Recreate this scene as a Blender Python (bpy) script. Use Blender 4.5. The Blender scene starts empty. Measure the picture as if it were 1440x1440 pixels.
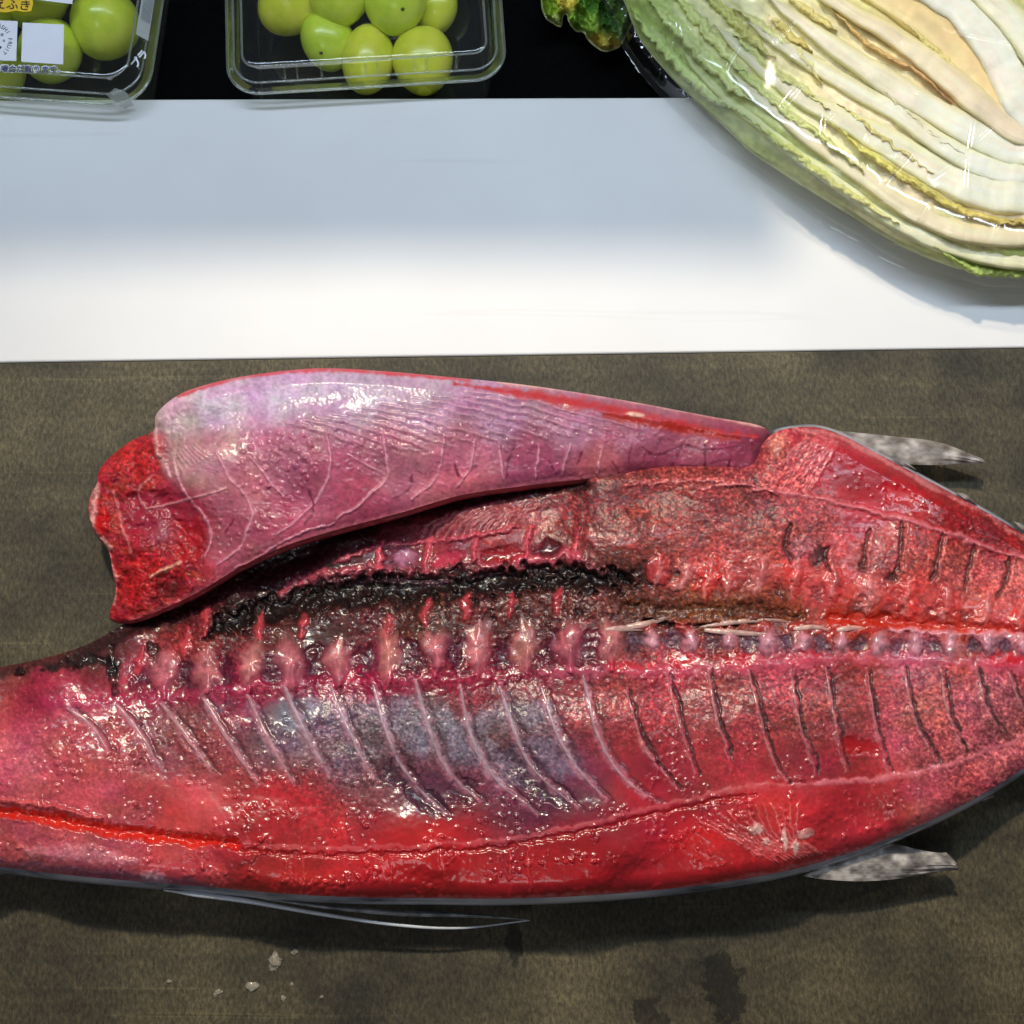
import bpy, bmesh, math, random
import numpy as np
from mathutils import Vector
random.seed(5); RNG = np.random.default_rng(5)
SC = bpy.context.scene
COL = SC.collection
# ------------------------------------------------------------------ camera, world, lamps, exposure
TILT = math.radians(14.0); FOV = math.radians(40.0); CAMY = -0.16; CAMZ = 0.64
FPX = 720.0 / math.tan(FOV / 2)
cd = bpy.data.cameras.new('camera'); cam = bpy.data.objects.new('camera', cd); COL.objects.link(cam)
cam.location = (0, CAMY, CAMZ); cam.rotation_euler = (TILT, 0, 0)
cd.sensor_fit = 'HORIZONTAL'; cd.angle = FOV; cd.clip_start = 0.01; cd.clip_end = 50
SC.camera = cam
W = bpy.data.worlds.new('World'); SC.world = W; W.use_nodes = True
W.node_tree.nodes['Background'].inputs[0].default_value = (0.80, 0.86, 1.0, 1)
W.node_tree.nodes['Background'].inputs[1].default_value = 0.08
def area(name, loc, target, size, power, color, shape='DISK'):
    l = bpy.data.lights.new(name, 'AREA'); l.shape = shape; l.size = size; l.energy = power; l.color = color
    o = bpy.data.objects.new(name, l); COL.objects.link(o); o.location = loc
    o.rotation_euler = (Vector(target) - Vector(loc)).to_track_quat('-Z', 'Y').to_euler()
    return o
sp = bpy.data.lights.new('warm_lamp', 'SPOT'); sp.energy = 390; sp.color = (1.0, 0.84, 0.62); sp.spot_size = math.radians(19.5); sp.spot_blend = 1.0; sp.shadow_soft_size = 0.09
so = bpy.data.objects.new('warm_lamp', sp); COL.objects.link(so); so.location = (-0.50, 2.25, 3.10); so.rotation_euler = (Vector((0.11, -0.14, 0)) - so.location).to_track_quat('-Z', 'Y').to_euler()
o_ = area('cool_fill', (0.04, 0.33, 0.70), (0.04, 0.31, 0), 1.20, 2.15, (0.70, 0.84, 1.0), 'RECTANGLE'); o_.data.size_y = 0.05; o_.data.spread = math.radians(120)  # unseen cool fill placed over the back half, clear of the shelf
area('front_fill', (-0.25, -0.75, 1.25), (0, 0.0, 0), 0.45, 1.5, (0.96, 0.97, 1.0))  # front fill added to brighten the silver skin edge and soften shadows
SC.view_settings.view_transform = 'Standard'; SC.view_settings.look = 'None'
SC.view_settings.exposure = 0.12; SC.view_settings.gamma = 1.0; SC.view_settings.use_curve_mapping = False
SC.render.resolution_x = SC.render.resolution_y = 1024
# ------------------------------------------------------------------ helpers
def unproj(px, py, z):
    """where the line of sight of a photograph point meets height z (metres)"""
    px = np.asarray(px, float); py = np.asarray(py, float); z = np.asarray(z, float)
    xn = (px - 720) / FPX; yn = -(py - 720) / FPX
    ca, sa = math.cos(TILT), math.sin(TILT)
    dy = yn * ca + sa; dz = yn * sa - ca
    t = (z - CAMZ) / dz
    return np.stack(np.broadcast_arrays(xn * t, CAMY + dy * t, z + 0 * t), -1)
def U(px, py, z): return Vector(unproj(px, py, z).tolist())
def lin(c):
    c = np.asarray(c, float) / 255.0
    return np.where(c <= 0.04045, c / 12.92, ((c + 0.055) / 1.055) ** 2.4)
_T = np.random.default_rng(77).random((8, 256, 256))
def vnoise(x, y, s=0):
    x = np.asarray(x, float); y = np.asarray(y, float)
    xi = np.floor(x).astype(int); yi = np.floor(y).astype(int); fx = x - xi; fy = y - yi
    fx = fx * fx * (3 - 2 * fx); fy = fy * fy * (3 - 2 * fy); T = _T[s % 8]
    a = T[yi & 255, xi & 255]; b = T[yi & 255, (xi + 1) & 255]; c = T[(yi + 1) & 255, xi & 255]; d = T[(yi + 1) & 255, (xi + 1) & 255]
    return (a * (1 - fx) + b * fx) * (1 - fy) + (c * (1 - fx) + d * fx) * fy
def fbm(x, y, s=0, o=4):
    v = 0; a = 0.5; n = 0
    for k in range(o):
        v = v + a * vnoise(x * 2 ** k + 17.3 * k, y * 2 ** k + 9.1 * k, s + k); n += a; a *= 0.5
    return v / n
def sstep(a, b, x):
    t = np.clip((x - a) / (b - a), 0, 1); return t * t * (3 - 2 * t)
def catmull(P, n=8, closed=False):
    P = np.asarray(P, float)
    if closed: Q = np.concatenate([P[-1:], P, P[:2]])
    else: Q = np.concatenate([2 * P[:1] - P[1:2], P, 2 * P[-1:] - P[-2:-1]])
    out = []
    t = np.linspace(0, 1, n, endpoint=False)[:, None]
    for i in range(len(Q) - 3):
        a, b, c, d = Q[i:i + 4]
        out.append(0.5 * (2 * b + (c - a) * t + (2 * a - 5 * b + 4 * c - d) * t ** 2 + (3 * b - a - 3 * c + d) * t ** 3))
    out = np.concatenate(out)
    return out if closed else np.concatenate([out, P[-1:]])
def resample(P, step, closed=False):
    P = np.asarray(P, float)
    if closed: P = np.concatenate([P, P[:1]])
    L = np.concatenate([[0], np.cumsum(np.linalg.norm(np.diff(P, axis=0), axis=1))])
    n = max(2, int(round(L[-1] / step)))
    s = np.linspace(0, L[-1], n + 1)
    R = np.stack([np.interp(s, L, P[:, k]) for k in range(P.shape[1])], 1)
    return R[:-1] if closed else R
def dist_poly(X, Y, P, closed=False):
    best = np.full(X.shape, 1e18); tpar = np.zeros(X.shape); nx = np.zeros(X.shape); ny = np.zeros(X.shape)
    n = len(P); m = n if closed else n - 1
    for i in range(m):
        a = P[i]; b = P[(i + 1) % n]; dx, dy = b - a; L2 = dx * dx + dy * dy + 1e-12
        t = np.clip(((X - a[0]) * dx + (Y - a[1]) * dy) / L2, 0, 1)
        qx = a[0] + t * dx; qy = a[1] + t * dy
        d = (X - qx) ** 2 + (Y - qy) ** 2; k = d < best
        best = np.where(k, d, best); tpar = np.where(k, (i + t) / m, tpar); nx = np.where(k, qx, nx); ny = np.where(k, qy, ny)
    return np.sqrt(best), tpar, nx, ny
def inside(X, Y, P):
    r = np.zeros(X.shape, bool); n = len(P)
    for i in range(n):
        a = P[i]; b = P[(i + 1) % n]
        if a[1] == b[1]: continue
        c = ((a[1] > Y) != (b[1] > Y)) & (X < (b[0] - a[0]) * (Y - a[1]) / (b[1] - a[1]) + a[0])
        r ^= c
    return r
class Canvas:
    """relief (mm), colour, gloss and grain of one soft surface over the photograph's plane, one texel per photograph pixel"""
    def __init__(s, x0, y0, x1, y1):
        s.x0, s.y0 = x0, y0
        s.Y, s.X = np.mgrid[y0:y1 + 1, x0:x1 + 1].astype(float)
        s.H = np.zeros(s.X.shape); s.C = np.zeros(s.X.shape + (3,)); s.G = np.zeros(s.X.shape)
    def idw(s, pts, p=2.6, what='C', sm=500.0):
        num = 0; den = 0
        for q in pts:
            w = 1.0 / ((s.X - q[0]) ** 2 + (s.Y - q[1]) ** 2 + sm) ** p
            num = num + (w[..., None] * np.array(q[2], float) if what == 'C' else w * q[2]); den = den + w
        if what == 'C': s.C = num / den[..., None]
        elif what == 'H': s.H = num / den
        else: s.G = num / den
    def win(s, P, m):
        x0 = max(0, int(P[:, 0].min() - m - s.x0)); x1 = min(s.X.shape[1], int(P[:, 0].max() + m - s.x0) + 2)
        y0 = max(0, int(P[:, 1].min() - m - s.y0)); y1 = min(s.X.shape[0], int(P[:, 1].max() + m - s.y0) + 2)
        return (slice(y0, max(y0, y1)), slice(x0, max(x0, x1)))
    def stroke(s, pts, w, col=None, a=1.0, h=0.0, soft=0.5, rough=0.0, taper=0.0, seed=0, g=None):
        P = resample(catmull(pts, 6), 5) if len(pts) > 2 else np.asarray(pts, float)
        k = s.win(P, w * 1.5 + 4)
        X, Y = s.X[k], s.Y[k]
        if X.size == 0: return
        d, t, _, _ = dist_poly(X, Y, P)
        if rough: d = d + rough * (fbm(X / 9, Y / 9, seed) - 0.5) * 2
        ww = w / 2 * (1 - taper * np.abs(2 * t - 1) ** 2)
        m = 1 - sstep(1 - soft, 1 + soft * 0.6, d / np.maximum(ww, 0.3))
        if col is not None:
            mm = m * a * np.clip(.55 + .9 * fbm(X * .11 + seed, Y * .14, seed + 2, 3), 0, 1) if X.size > 60 else m * a
            s.C[k] += (np.array(col, float) - s.C[k]) * mm[..., None]
        if h: s.H[k] += h * (1 - sstep(0, 1.2, d / np.maximum(ww, 0.3)))
        if g is not None: s.G[k] += (g - s.G[k]) * m
    def blob(s, x, y, rx, ry, col=None, a=1.0, h=0.0, rot=0.0, rough=0.3, soft=0.4, seed=0, g=None):
        R = max(rx, ry) * 1.6 + 3
        k = s.win(np.array([[x, y]]), R)
        X, Y = s.X[k] - x, s.Y[k] - y
        if X.size == 0: return
        c, q = math.cos(rot), math.sin(rot)
        d = np.hypot((X * c + Y * q) / rx, (-X * q + Y * c) / ry)
        d = d + rough * (fbm(s.X[k] / (0.5 * (rx + ry)) * 1.5, s.Y[k] / (0.5 * (rx + ry)) * 1.5, seed) - 0.5) * 2
        m = 1 - sstep(1 - soft, 1 + soft * 0.6, d)
        if col is not None:
            mm = m * a * np.clip(.55 + .9 * fbm(X * .11 + seed, Y * .14, seed + 2, 3), 0, 1) if X.size > 60 else m * a
            s.C[k] += (np.array(col, float) - s.C[k]) * mm[..., None]
        if h: s.H[k] += h * np.clip(1 - d * d, 0, 1) ** 0.8
        if g is not None: s.G[k] += (g - s.G[k]) * m
    def warp(s, a1=5.0, l1=20.0, a2=2.2, l2=6.0, seed=0):
        wx = s.X + a1 * 2 * (fbm(s.X / l1, s.Y / l1, seed, 2) - .5) + a2 * 2 * (fbm(s.X / l2, s.Y / l2, seed + 1, 2) - .5)
        wy = s.Y + a1 * 2 * (fbm(s.X / l1 + 31, s.Y / l1 + 7, seed + 2, 2) - .5) + a2 * 2 * (fbm(s.X / l2 + 13, s.Y / l2 + 3, seed + 3, 2) - .5)
        s.C, s.H, s.G = s.samp(s.C, wx, wy), s.samp(s.H, wx, wy), s.samp(s.G, wx, wy)
    def samp(s, A, X, Y):
        x = np.clip(X - s.x0, 0, s.X.shape[1] - 1.001); y = np.clip(Y - s.y0, 0, s.X.shape[0] - 1.001)
        xi = x.astype(int); yi = y.astype(int); fx = x - xi; fy = y - yi
        if A.ndim == 3: fx = fx[..., None]; fy = fy[..., None]
        return (A[yi, xi] * (1 - fx) + A[yi, xi + 1] * fx) * (1 - fy) + (A[yi + 1, xi] * (1 - fx) + A[yi + 1, xi + 1] * fx) * fy

def mesh_obj(name, verts, faces, mat=None, parent=None, smooth=True, colors=None, grain=None):
    me = bpy.data.meshes.new(name)
    me.from_pydata([], [], []) if False else None
    V = np.asarray(verts, np.float32)
    if isinstance(faces, np.ndarray):
        n, k = faces.shape
        me.vertices.add(len(V)); me.vertices.foreach_set('co', V.ravel())
        me.loops.add(n * k); me.loops.foreach_set('vertex_index', faces.astype(np.int32).ravel())
        me.polygons.add(n); me.polygons.foreach_set('loop_start', np.arange(0, n * k, k, dtype=np.int32))
        me.update(calc_edges=True); me.validate()
    else:
        me.from_pydata([tuple(map(float, v)) for v in V], [], faces); me.update()
    if smooth: me.polygons.foreach_set('use_smooth', np.ones(len(me.polygons), bool))
    if colors is not None:
        at = me.color_attributes.new('Col', 'FLOAT_COLOR', 'POINT')
        c = np.ones((len(V), 4), np.float32); c[:, :3] = colors; at.data.foreach_set('color', c.ravel())
    if grain is not None:
        at = me.attributes.new('grain', 'FLOAT', 'POINT'); at.data.foreach_set('value', np.asarray(grain, np.float32))
    if mat: me.materials.append(mat)
    o = bpy.data.objects.new(name, me); COL.objects.link(o)
    if parent: o.parent = parent
    return o
def thing(name, label, cat, group=None, loc=None):
    o = bpy.data.objects.new(name, None); COL.objects.link(o); o.empty_display_size = 0.02
    if loc is not None: o.location = loc
    return tag(o, label, cat, group)
def tag(o, label, cat, group=None):
    o['label'] = label; o['category'] = cat
    if group: o['group'] = group
    return o
def settle(root):
    """move an Empty to the base centre of its parts, keeping the parts in place"""
    lo = np.array([1e9] * 3); hi = -lo
    for c in root.children_recursive:
        if c.type != 'MESH' or not len(c.data.vertices): continue
        a = np.empty(len(c.data.vertices) * 3, np.float32); c.data.vertices.foreach_get('co', a); a = a.reshape(-1, 3)
        lo = np.minimum(lo, a.min(0)); hi = np.maximum(hi, a.max(0))
    p = Vector(((lo[0] + hi[0]) / 2, (lo[1] + hi[1]) / 2, lo[2]))
    root.location = p
    for c in root.children: c.location = c.location - p
# ------------------------------------------------------------------ materials
def nmat(name):
    m = bpy.data.materials.new(name); m.use_nodes = True; nt = m.node_tree
    return m, nt, nt.nodes['Principled BSDF'], nt.nodes, nt.links
def setp(b, **k):
    for n, v in k.items(): b.inputs[n.replace('_', ' ')].default_value = v
def noise_node(N, L, scale, detail=4, rough=0.55, vec=None, mapping=None):
    tc = N.new('ShaderNodeTexCoord'); n = N.new('ShaderNodeTexNoise')
    n.inputs['Scale'].default_value = scale; n.inputs['Detail'].default_value = detail; n.inputs['Roughness'].default_value = rough
    if mapping:
        mp = N.new('ShaderNodeMapping'); mp.inputs['Scale'].default_value = mapping[0]; mp.inputs['Rotation'].default_value = mapping[1]
        L.new(tc.outputs['Object'], mp.inputs[0]); L.new(mp.outputs[0], n.inputs['Vector'])
    else: L.new(tc.outputs['Object'], n.inputs['Vector'])
    return n
def ramp(N, L, src, stops):
    r = N.new('ShaderNodeValToRGB'); e = r.color_ramp.elements
    while len(e) < len(stops): e.new(0.5)
    for i, (p, c) in enumerate(stops):
        e[i].position = p; e[i].color = (*c, 1) if len(c) == 3 else c
    L.new(src, r.inputs[0]); return r
def bump(N, L, src, b, strength, dist, prev=None):
    k = N.new('ShaderNodeBump'); k.inputs['Strength'].default_value = strength; k.inputs['Distance'].default_value = dist
    L.new(src, k.inputs['Height'])
    if prev: L.new(prev.outputs[0], k.inputs['Normal'])
    L.new(k.outputs[0], b.inputs['Normal']); return k
def flesh_mat(name, rough=0.42, coat=0.75, sss=0.12, grain=1.0):
    m, nt, b, N, L = nmat(name)
    a = N.new('ShaderNodeAttribute'); a.attribute_name = 'Col'
    g = N.new('ShaderNodeAttribute'); g.attribute_name = 'grain'
    n = noise_node(N, L, 620, 3, 0.6)
    mix = N.new('ShaderNodeMix'); mix.data_type = 'RGBA'; mix.blend_type = 'MULTIPLY'
    r = ramp(N, L, n.outputs['Fac'], [(0.3, (0.50, 0.42, 0.42)), (0.7, (1.5, 1.22, 1.15))])
    L.new(g.outputs['Fac'], mix.inputs[0]); L.new(a.outputs['Color'], mix.inputs[6]); L.new(r.outputs[0], mix.inputs[7])
    L.new(mix.outputs[2], b.inputs['Base Color'])
    setp(b, Roughness=rough, IOR=1.4); b.inputs['Specular IOR Level'].default_value = 0.3
    b.inputs['Coat Weight'].default_value = coat; b.inputs['Coat Roughness'].default_value = 0.19; b.inputs['Coat IOR'].default_value = 1.62
    b.inputs['Subsurface Weight'].default_value = sss; b.inputs['Subsurface Radius'].default_value = (1.0, 0.25, 0.2); b.inputs['Subsurface Scale'].default_value = 0.004
    cw = N.new('ShaderNodeMapRange'); cw.inputs[3].default_value = coat; cw.inputs[4].default_value = coat * .28; L.new(g.outputs['Fac'], cw.inputs[0]); L.new(cw.outputs[0], b.inputs['Coat Weight'])
    rw = N.new('ShaderNodeMapRange'); rw.inputs[3].default_value = rough; rw.inputs[4].default_value = .58; L.new(g.outputs['Fac'], rw.inputs[0]); L.new(rw.outputs[0], b.inputs['Roughness'])
    n2 = noise_node(N, L, 900, 2, 0.6)
    mu = N.new('ShaderNodeMath'); mu.operation = 'MULTIPLY'; L.new(n2.outputs['Fac'], mu.inputs[0]); L.new(g.outputs['Fac'], mu.inputs[1])
    k = bump(N, L, mu.outputs[0], b, 0.35 * grain, 0.0006)
    n3 = noise_node(N, L, 160, 3, 0.5); k2 = bump(N, L, n3.outputs['Fac'], b, 0.10, 0.001, k)
    L.new(k.outputs[0], b.inputs['Coat Normal']); L.new(k2.outputs[0], b.inputs['Coat Normal'])
    return m
def plain(name, col, rough=0.45, coat=0.0, var=0.15, scale=60, metallic=0.0, sss=0.0, bumpd=0.0):
    m, nt, b, N, L = nmat(name)
    c = lin(col); n = noise_node(N, L, scale, 4)
    r = ramp(N, L, n.outputs['Fac'], [(0.3, tuple(c * (1 - var))), (0.7, tuple(np.minimum(c * (1 + var), 1)))])
    L.new(r.outputs[0], b.inputs['Base Color']); setp(b, Roughness=rough, Metallic=metallic)
    b.inputs['Coat Weight'].default_value = coat; b.inputs['Coat Roughness'].default_value = 0.1
    if sss:
        b.inputs['Subsurface Weight'].default_value = sss; b.inputs['Subsurface Radius'].default_value = (1, .5, .4); b.inputs['Subsurface Scale'].default_value = 0.003
    if bumpd: bump(N, L, n.outputs['Fac'], b, 0.5, bumpd)
    return m
def film_mat(name, tint=(1, 1, 1), base=0.05, edge=0.55, rough=0.06, haze=0.0, bscale=0, bstr=0.0):
    m = bpy.data.materials.new(name); m.use_nodes = True; nt = m.node_tree; N = nt.nodes; L = nt.links
    N.remove(N['Principled BSDF']); out = N['Material Output']
    t = N.new('ShaderNodeBsdfTransparent'); t.inputs[0].default_value = (*tint, 1)
    g = N.new('ShaderNodeBsdfGlossy'); g.inputs['Roughness'].default_value = rough
    d = N.new('ShaderNodeBsdfTranslucent'); d.inputs[0].default_value = (.85, .87, .9, 1)
    d2 = N.new('ShaderNodeBsdfDiffuse'); d2.inputs[0].default_value = (.85, .87, .9, 1)
    dm = N.new('ShaderNodeMixShader'); L.new(d.outputs[0], dm.inputs[1]); L.new(d2.outputs[0], dm.inputs[2])
    lw = N.new('ShaderNodeLayerWeight'); lw.inputs[0].default_value = 0.25
    mr = N.new('ShaderNodeMapRange'); mr.inputs[3].default_value = base; mr.inputs[4].default_value = edge
    L.new(lw.outputs['Facing'], mr.inputs[0])
    mx = N.new('ShaderNodeMixShader'); L.new(mr.outputs[0], mx.inputs[0]); L.new(t.outputs[0], mx.inputs[1]); L.new(g.outputs[0], mx.inputs[2])
    hz = N.new('ShaderNodeMixShader'); hz.inputs[0].default_value = haze; L.new(mx.outputs[0], hz.inputs[1]); L.new(dm.outputs[0], hz.inputs[2])
    L.new(hz.outputs[0], out.inputs[0])
    if bstr:
        n = noise_node(N, L, bscale, 3); k = N.new('ShaderNodeBump'); k.inputs['Strength'].default_value = bstr; k.inputs['Distance'].default_value = 0.002
        L.new(n.outputs['Fac'], k.inputs['Height']); L.new(k.outputs[0], g.inputs['Normal'])
    return m
# ------------------------------------------------------------------ the setting: black worktop, two boards, added light-blocking shelf overhead
def slab(name, corners, z0, z1, mat, bev=0.002, parent=None):
    bm = bmesh.new()
    v0 = [bm.verts.new((c[0], c[1], z0)) for c in corners]; v1 = [bm.verts.new((c[0], c[1], z1)) for c in corners]
    bm.faces.new(v0[::-1]); bm.faces.new(v1)
    for i in range(4): bm.faces.new((v0[i], v0[(i + 1) % 4], v1[(i + 1) % 4], v1[i]))
    bmesh.ops.recalc_face_normals(bm, faces=bm.faces)
    if bev: bmesh.ops.bevel(bm, geom=list(bm.edges), offset=bev, segments=3, affect='EDGES', profile=0.6)
    me = bpy.data.meshes.new(name); bm.to_mesh(me); bm.free(); me.materials.append(mat)
    o = bpy.data.objects.new(name, me); COL.objects.link(o)
    if parent: o.parent = parent
    return o
m, nt, b, N, L = nmat('black_stone')
n = noise_node(N, L, 300, 3); r = ramp(N, L, n.outputs['Fac'], [(0.4, (.0012, .0012, .0014)), (0.8, (.003, .003, .0035))]); L.new(r.outputs[0], b.inputs['Base Color']); setp(b, Roughness=0.8); b.inputs['Specular IOR Level'].default_value = 0.04
M_black = m
m, nt, b, N, L = nmat('white_plastic_board')
n = noise_node(N, L, 9, 3); r = ramp(N, L, n.outputs['Fac'], [(0.3, (.80, .79, .78)), (0.7, (.86, .86, .86))]); L.new(r.outputs[0], b.inputs['Base Color']); setp(b, Roughness=0.42)
for ang_, sc_ in ((7, 55), (-28, 48), (64, 60)):
    ns = noise_node(N, L, sc_, 2, 0.5, mapping=((0.06, 1.6, 1), (0, 0, math.radians(ang_)))); rs = ramp(N, L, ns.outputs['Fac'], [(0.70, (1, 1, 1)), (0.73, (.955, .955, .95)), (0.76, (1, 1, 1))]); ms = N.new('ShaderNodeMix'); ms.data_type = 'RGBA'; ms.blend_type = 'MULTIPLY'; ms.inputs[0].default_value = 1; L.new(b.inputs['Base Color'].links[0].from_socket, ms.inputs[6]); L.new(rs.outputs[0], ms.inputs[7]); L.new(ms.outputs[2], b.inputs['Base Color'])
n2 = noise_node(N, L, 900, 2); bump(N, L, n2.outputs['Fac'], b, 0.10, 0.0002)
M_white = m
m, nt, b, N, L = nmat('charcoal_board')
tcn = N.new('ShaderNodeTexCoord')
n1 = noise_node(N, L, 9, 5, 0.65)
n2 = noise_node(N, L, 640, 4, 0.75, mapping=((1.0, 0.5, 1), (0, 0, math.radians(28))))
n3 = noise_node(N, L, 40, 3, 0.6, mapping=((0.12, 2.2, 1), (0, 0, math.radians(2))))
r1 = ramp(N, L, n1.outputs['Fac'], [(0.36, tuple(lin((48, 46, 37)))), (0.66, tuple(lin((106, 97, 74))))])
r2 = ramp(N, L, n2.outputs['Fac'], [(0.34, (.42, .43, .42)), (0.5, (.94, .94, .94)), (0.66, (1.65, 1.62, 1.52))])
mx = N.new('ShaderNodeMix'); mx.data_type = 'RGBA'; mx.blend_type = 'MULTIPLY'; mx.inputs[0].default_value = 1.0; L.new(r1.outputs[0], mx.inputs[6]); L.new(r2.outputs[0], mx.inputs[7])
r3 = ramp(N, L, n3.outputs['Fac'], [(0.35, (.8, .8, .8)), (0.6, (1, 1, 1)), (0.78, (1.35, 1.3, 1.15))])
mx2 = N.new('ShaderNodeMix'); mx2.data_type = 'RGBA'; mx2.blend_type = 'MULTIPLY'; mx2.inputs[0].default_value = 1.0; L.new(mx.outputs[2], mx2.inputs[6]); L.new(r3.outputs[0], mx2.inputs[7])
for ang_, sc_, amt in ((3, 70, 1.5), (-8, 60, 1.4), (78, 66, 1.45), (40, 60, 1.35)):
    ns = noise_node(N, L, sc_, 2, 0.5, mapping=((0.05, 2.4, 1), (0, 0, math.radians(ang_)))); rs = ramp(N, L, ns.outputs['Fac'], [(0.69, (1, 1, 1)), (0.715, (amt, amt, amt * .95)), (0.74, (.8, .8, .8)), (0.77, (1, 1, 1))]); ms = N.new('ShaderNodeMix'); ms.data_type = 'RGBA'; ms.blend_type = 'MULTIPLY'; ms.inputs[0].default_value = 1; L.new(mx2.outputs[2], ms.inputs[6]); L.new(rs.outputs[0], ms.inputs[7]); mx2 = ms
def stain(px, py, rx, ry, rot, prev, dark):
    c = U(px, py, 0.0)
    mp = N.new('ShaderNodeMapping'); mp.vector_type = 'TEXTURE'; mp.inputs['Location'].default_value = (c.x, c.y, 0); mp.inputs['Rotation'].default_value = (0, 0, rot); mp.inputs['Scale'].default_value = (rx, ry, 1)
    L.new(tcn.outputs['Object'], mp.inputs[0])
    ln = N.new('ShaderNodeVectorMath'); ln.operation = 'LENGTH'; L.new(mp.outputs[0], ln.inputs[0])
    nn = noise_node(N, L, 130, 4, 0.7)
    ad = N.new('ShaderNodeMath'); ad.operation = 'MULTIPLY_ADD'; ad.inputs[1].default_value = 2.6; L.new(nn.outputs['Fac'], ad.inputs[0]); L.new(ln.outputs['Value'], ad.inputs[2])
    rr = ramp(N, L, ad.outputs[0], [(0.0, dark), (1.0, (1, 1, 1))]); rr.color_ramp.elements[0].position = 0.9; rr.color_ramp.elements[1].position = 1.0
    # keep the ramp inside 0..1
    sc = N.new('ShaderNodeMath'); sc.operation = 'MULTIPLY'; sc.inputs[1].default_value = 0.44; L.new(ad.outputs[0], sc.inputs[0]); L.new(sc.outputs[0], rr.inputs[0])
    mm = N.new('ShaderNodeMix'); mm.data_type = 'RGBA'; mm.blend_type = 'MULTIPLY'; mm.inputs[0].default_value = 1; L.new(prev.outputs[2], mm.inputs[6]); L.new(rr.outputs[0], mm.inputs[7])
    return mm
p = stain(1018, 1385, 0.010, 0.019, 0.2, mx2, (.28, .28, .28))
p = stain(912, 1430, 0.008, 0.010, 0.2, p, (.35, .35, .35))
p = stain(722, 1325, 0.004, 0.010, 0.1, p, (.3, .3, .3))
p = stain(1310, 1185, 0.014, 0.010, 0.2, p, (.5, .5, .5))
L.new(p.outputs[2], b.inputs['Base Color']); setp(b, Roughness=0.62); b.inputs['Specular IOR Level'].default_value = 0.35
bump(N, L, n2.outputs['Fac'], b, 0.35, 0.0006)
M_dark = m
ZC = -0.030
c = [(-1.1, -0.6), (1.1, -0.6), (1.1, 0.95), (-1.1, 0.95)]
o = slab('worktop', c, ZC - 0.04, ZC, M_black, 0); o['kind'] = 'structure'
fl, fr = U(-60, 508.9, 0), U(1500, 486.2, 0)
bl, br = U(-60, 138.2, 0), U(1500, 132.6, 0)
def ext(a, b, x): t = (x - a.x) / (b.x - a.x); return (x, a.y + (b.y - a.y) * t)
o = slab('cutting_board', [ext(fl, fr, -0.36), ext(fl, fr, 0.42), ext(bl, br, 0.42), ext(bl, br, -0.36)], ZC, -0.0015, M_white, 0.0012)
tag(o, 'smooth white plastic cutting board between the dark board and the grape packs', 'cutting board')
f2l = (fl.x, fl.y - 0.0008); fl2 = Vector((fl.x, fl.y - 0.0010, 0)); fr2 = Vector((fr.x, fr.y - 0.0010, 0))
o = slab('cutting_board', [(-0.40, -0.42), (0.40, -0.42), ext(fl2, fr2, 0.40), ext(fl2, fr2, -0.40)], ZC, 0.0, M_dark, 0.0008)
tag(o, 'charcoal grey brushed cutting board with the split fish lying on it', 'cutting board')
# unseen shelf added to keep the warm lamp off the white board's far half
o = slab('blocker_shelf', [(-1.1, 0.485), (0.03, 0.485), (0.03, 0.80), (-1.1, 0.80)], 0.50, 0.52, plain('blocker_grey', (120, 120, 122), 0.6), 0.001)
o['kind'] = 'structure'
# ------------------------------------------------------------------ sheets: soft surfaces with relief
def sheet(name, outline, cv, hfun, step, mat, parent, cscale=1.0):
    P = resample(catmull(outline, 8, True), 7, True)
    x0, y0 = P.min(0) - 2; x1, y1 = P.max(0) + 2
    xs = np.arange(x0, x1 + step, step); ys = np.arange(y0, y1 + step, step)
    X, Y = np.meshgrid(xs, ys); I = inside(X, Y, P)
    cell = I[:-1, :-1] | I[1:, :-1] | I[:-1, 1:] | I[1:, 1:]
    use = np.zeros_like(I); use[:-1, :-1] |= cell; use[1:, :-1] |= cell; use[:-1, 1:] |= cell; use[1:, 1:] |= cell
    idx = np.full(I.shape, -1); idx[use] = np.arange(use.sum())
    x = X[use]; y = Y[use]; ins = I[use]
    d, _, nx, ny = dist_poly(x, y, P, True)
    x = np.where(ins, x, nx); y = np.where(ins, y, ny); d = np.where(ins, d, 0)
    z = hfun(x, y, d) / 1000.0
    V = unproj(x, y, z)
    F = np.stack([idx[:-1, :-1][cell], idx[1:, :-1][cell], idx[1:, 1:][cell], idx[:-1, 1:][cell]], 1)
    C = lin(np.clip(cv.samp(cv.C, x, y), 0, 255)) * cscale
    return mesh_obj(name, V, F, mat, parent, True, C, np.clip(cv.samp(cv.G, x, y), 0, 1)), P
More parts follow.
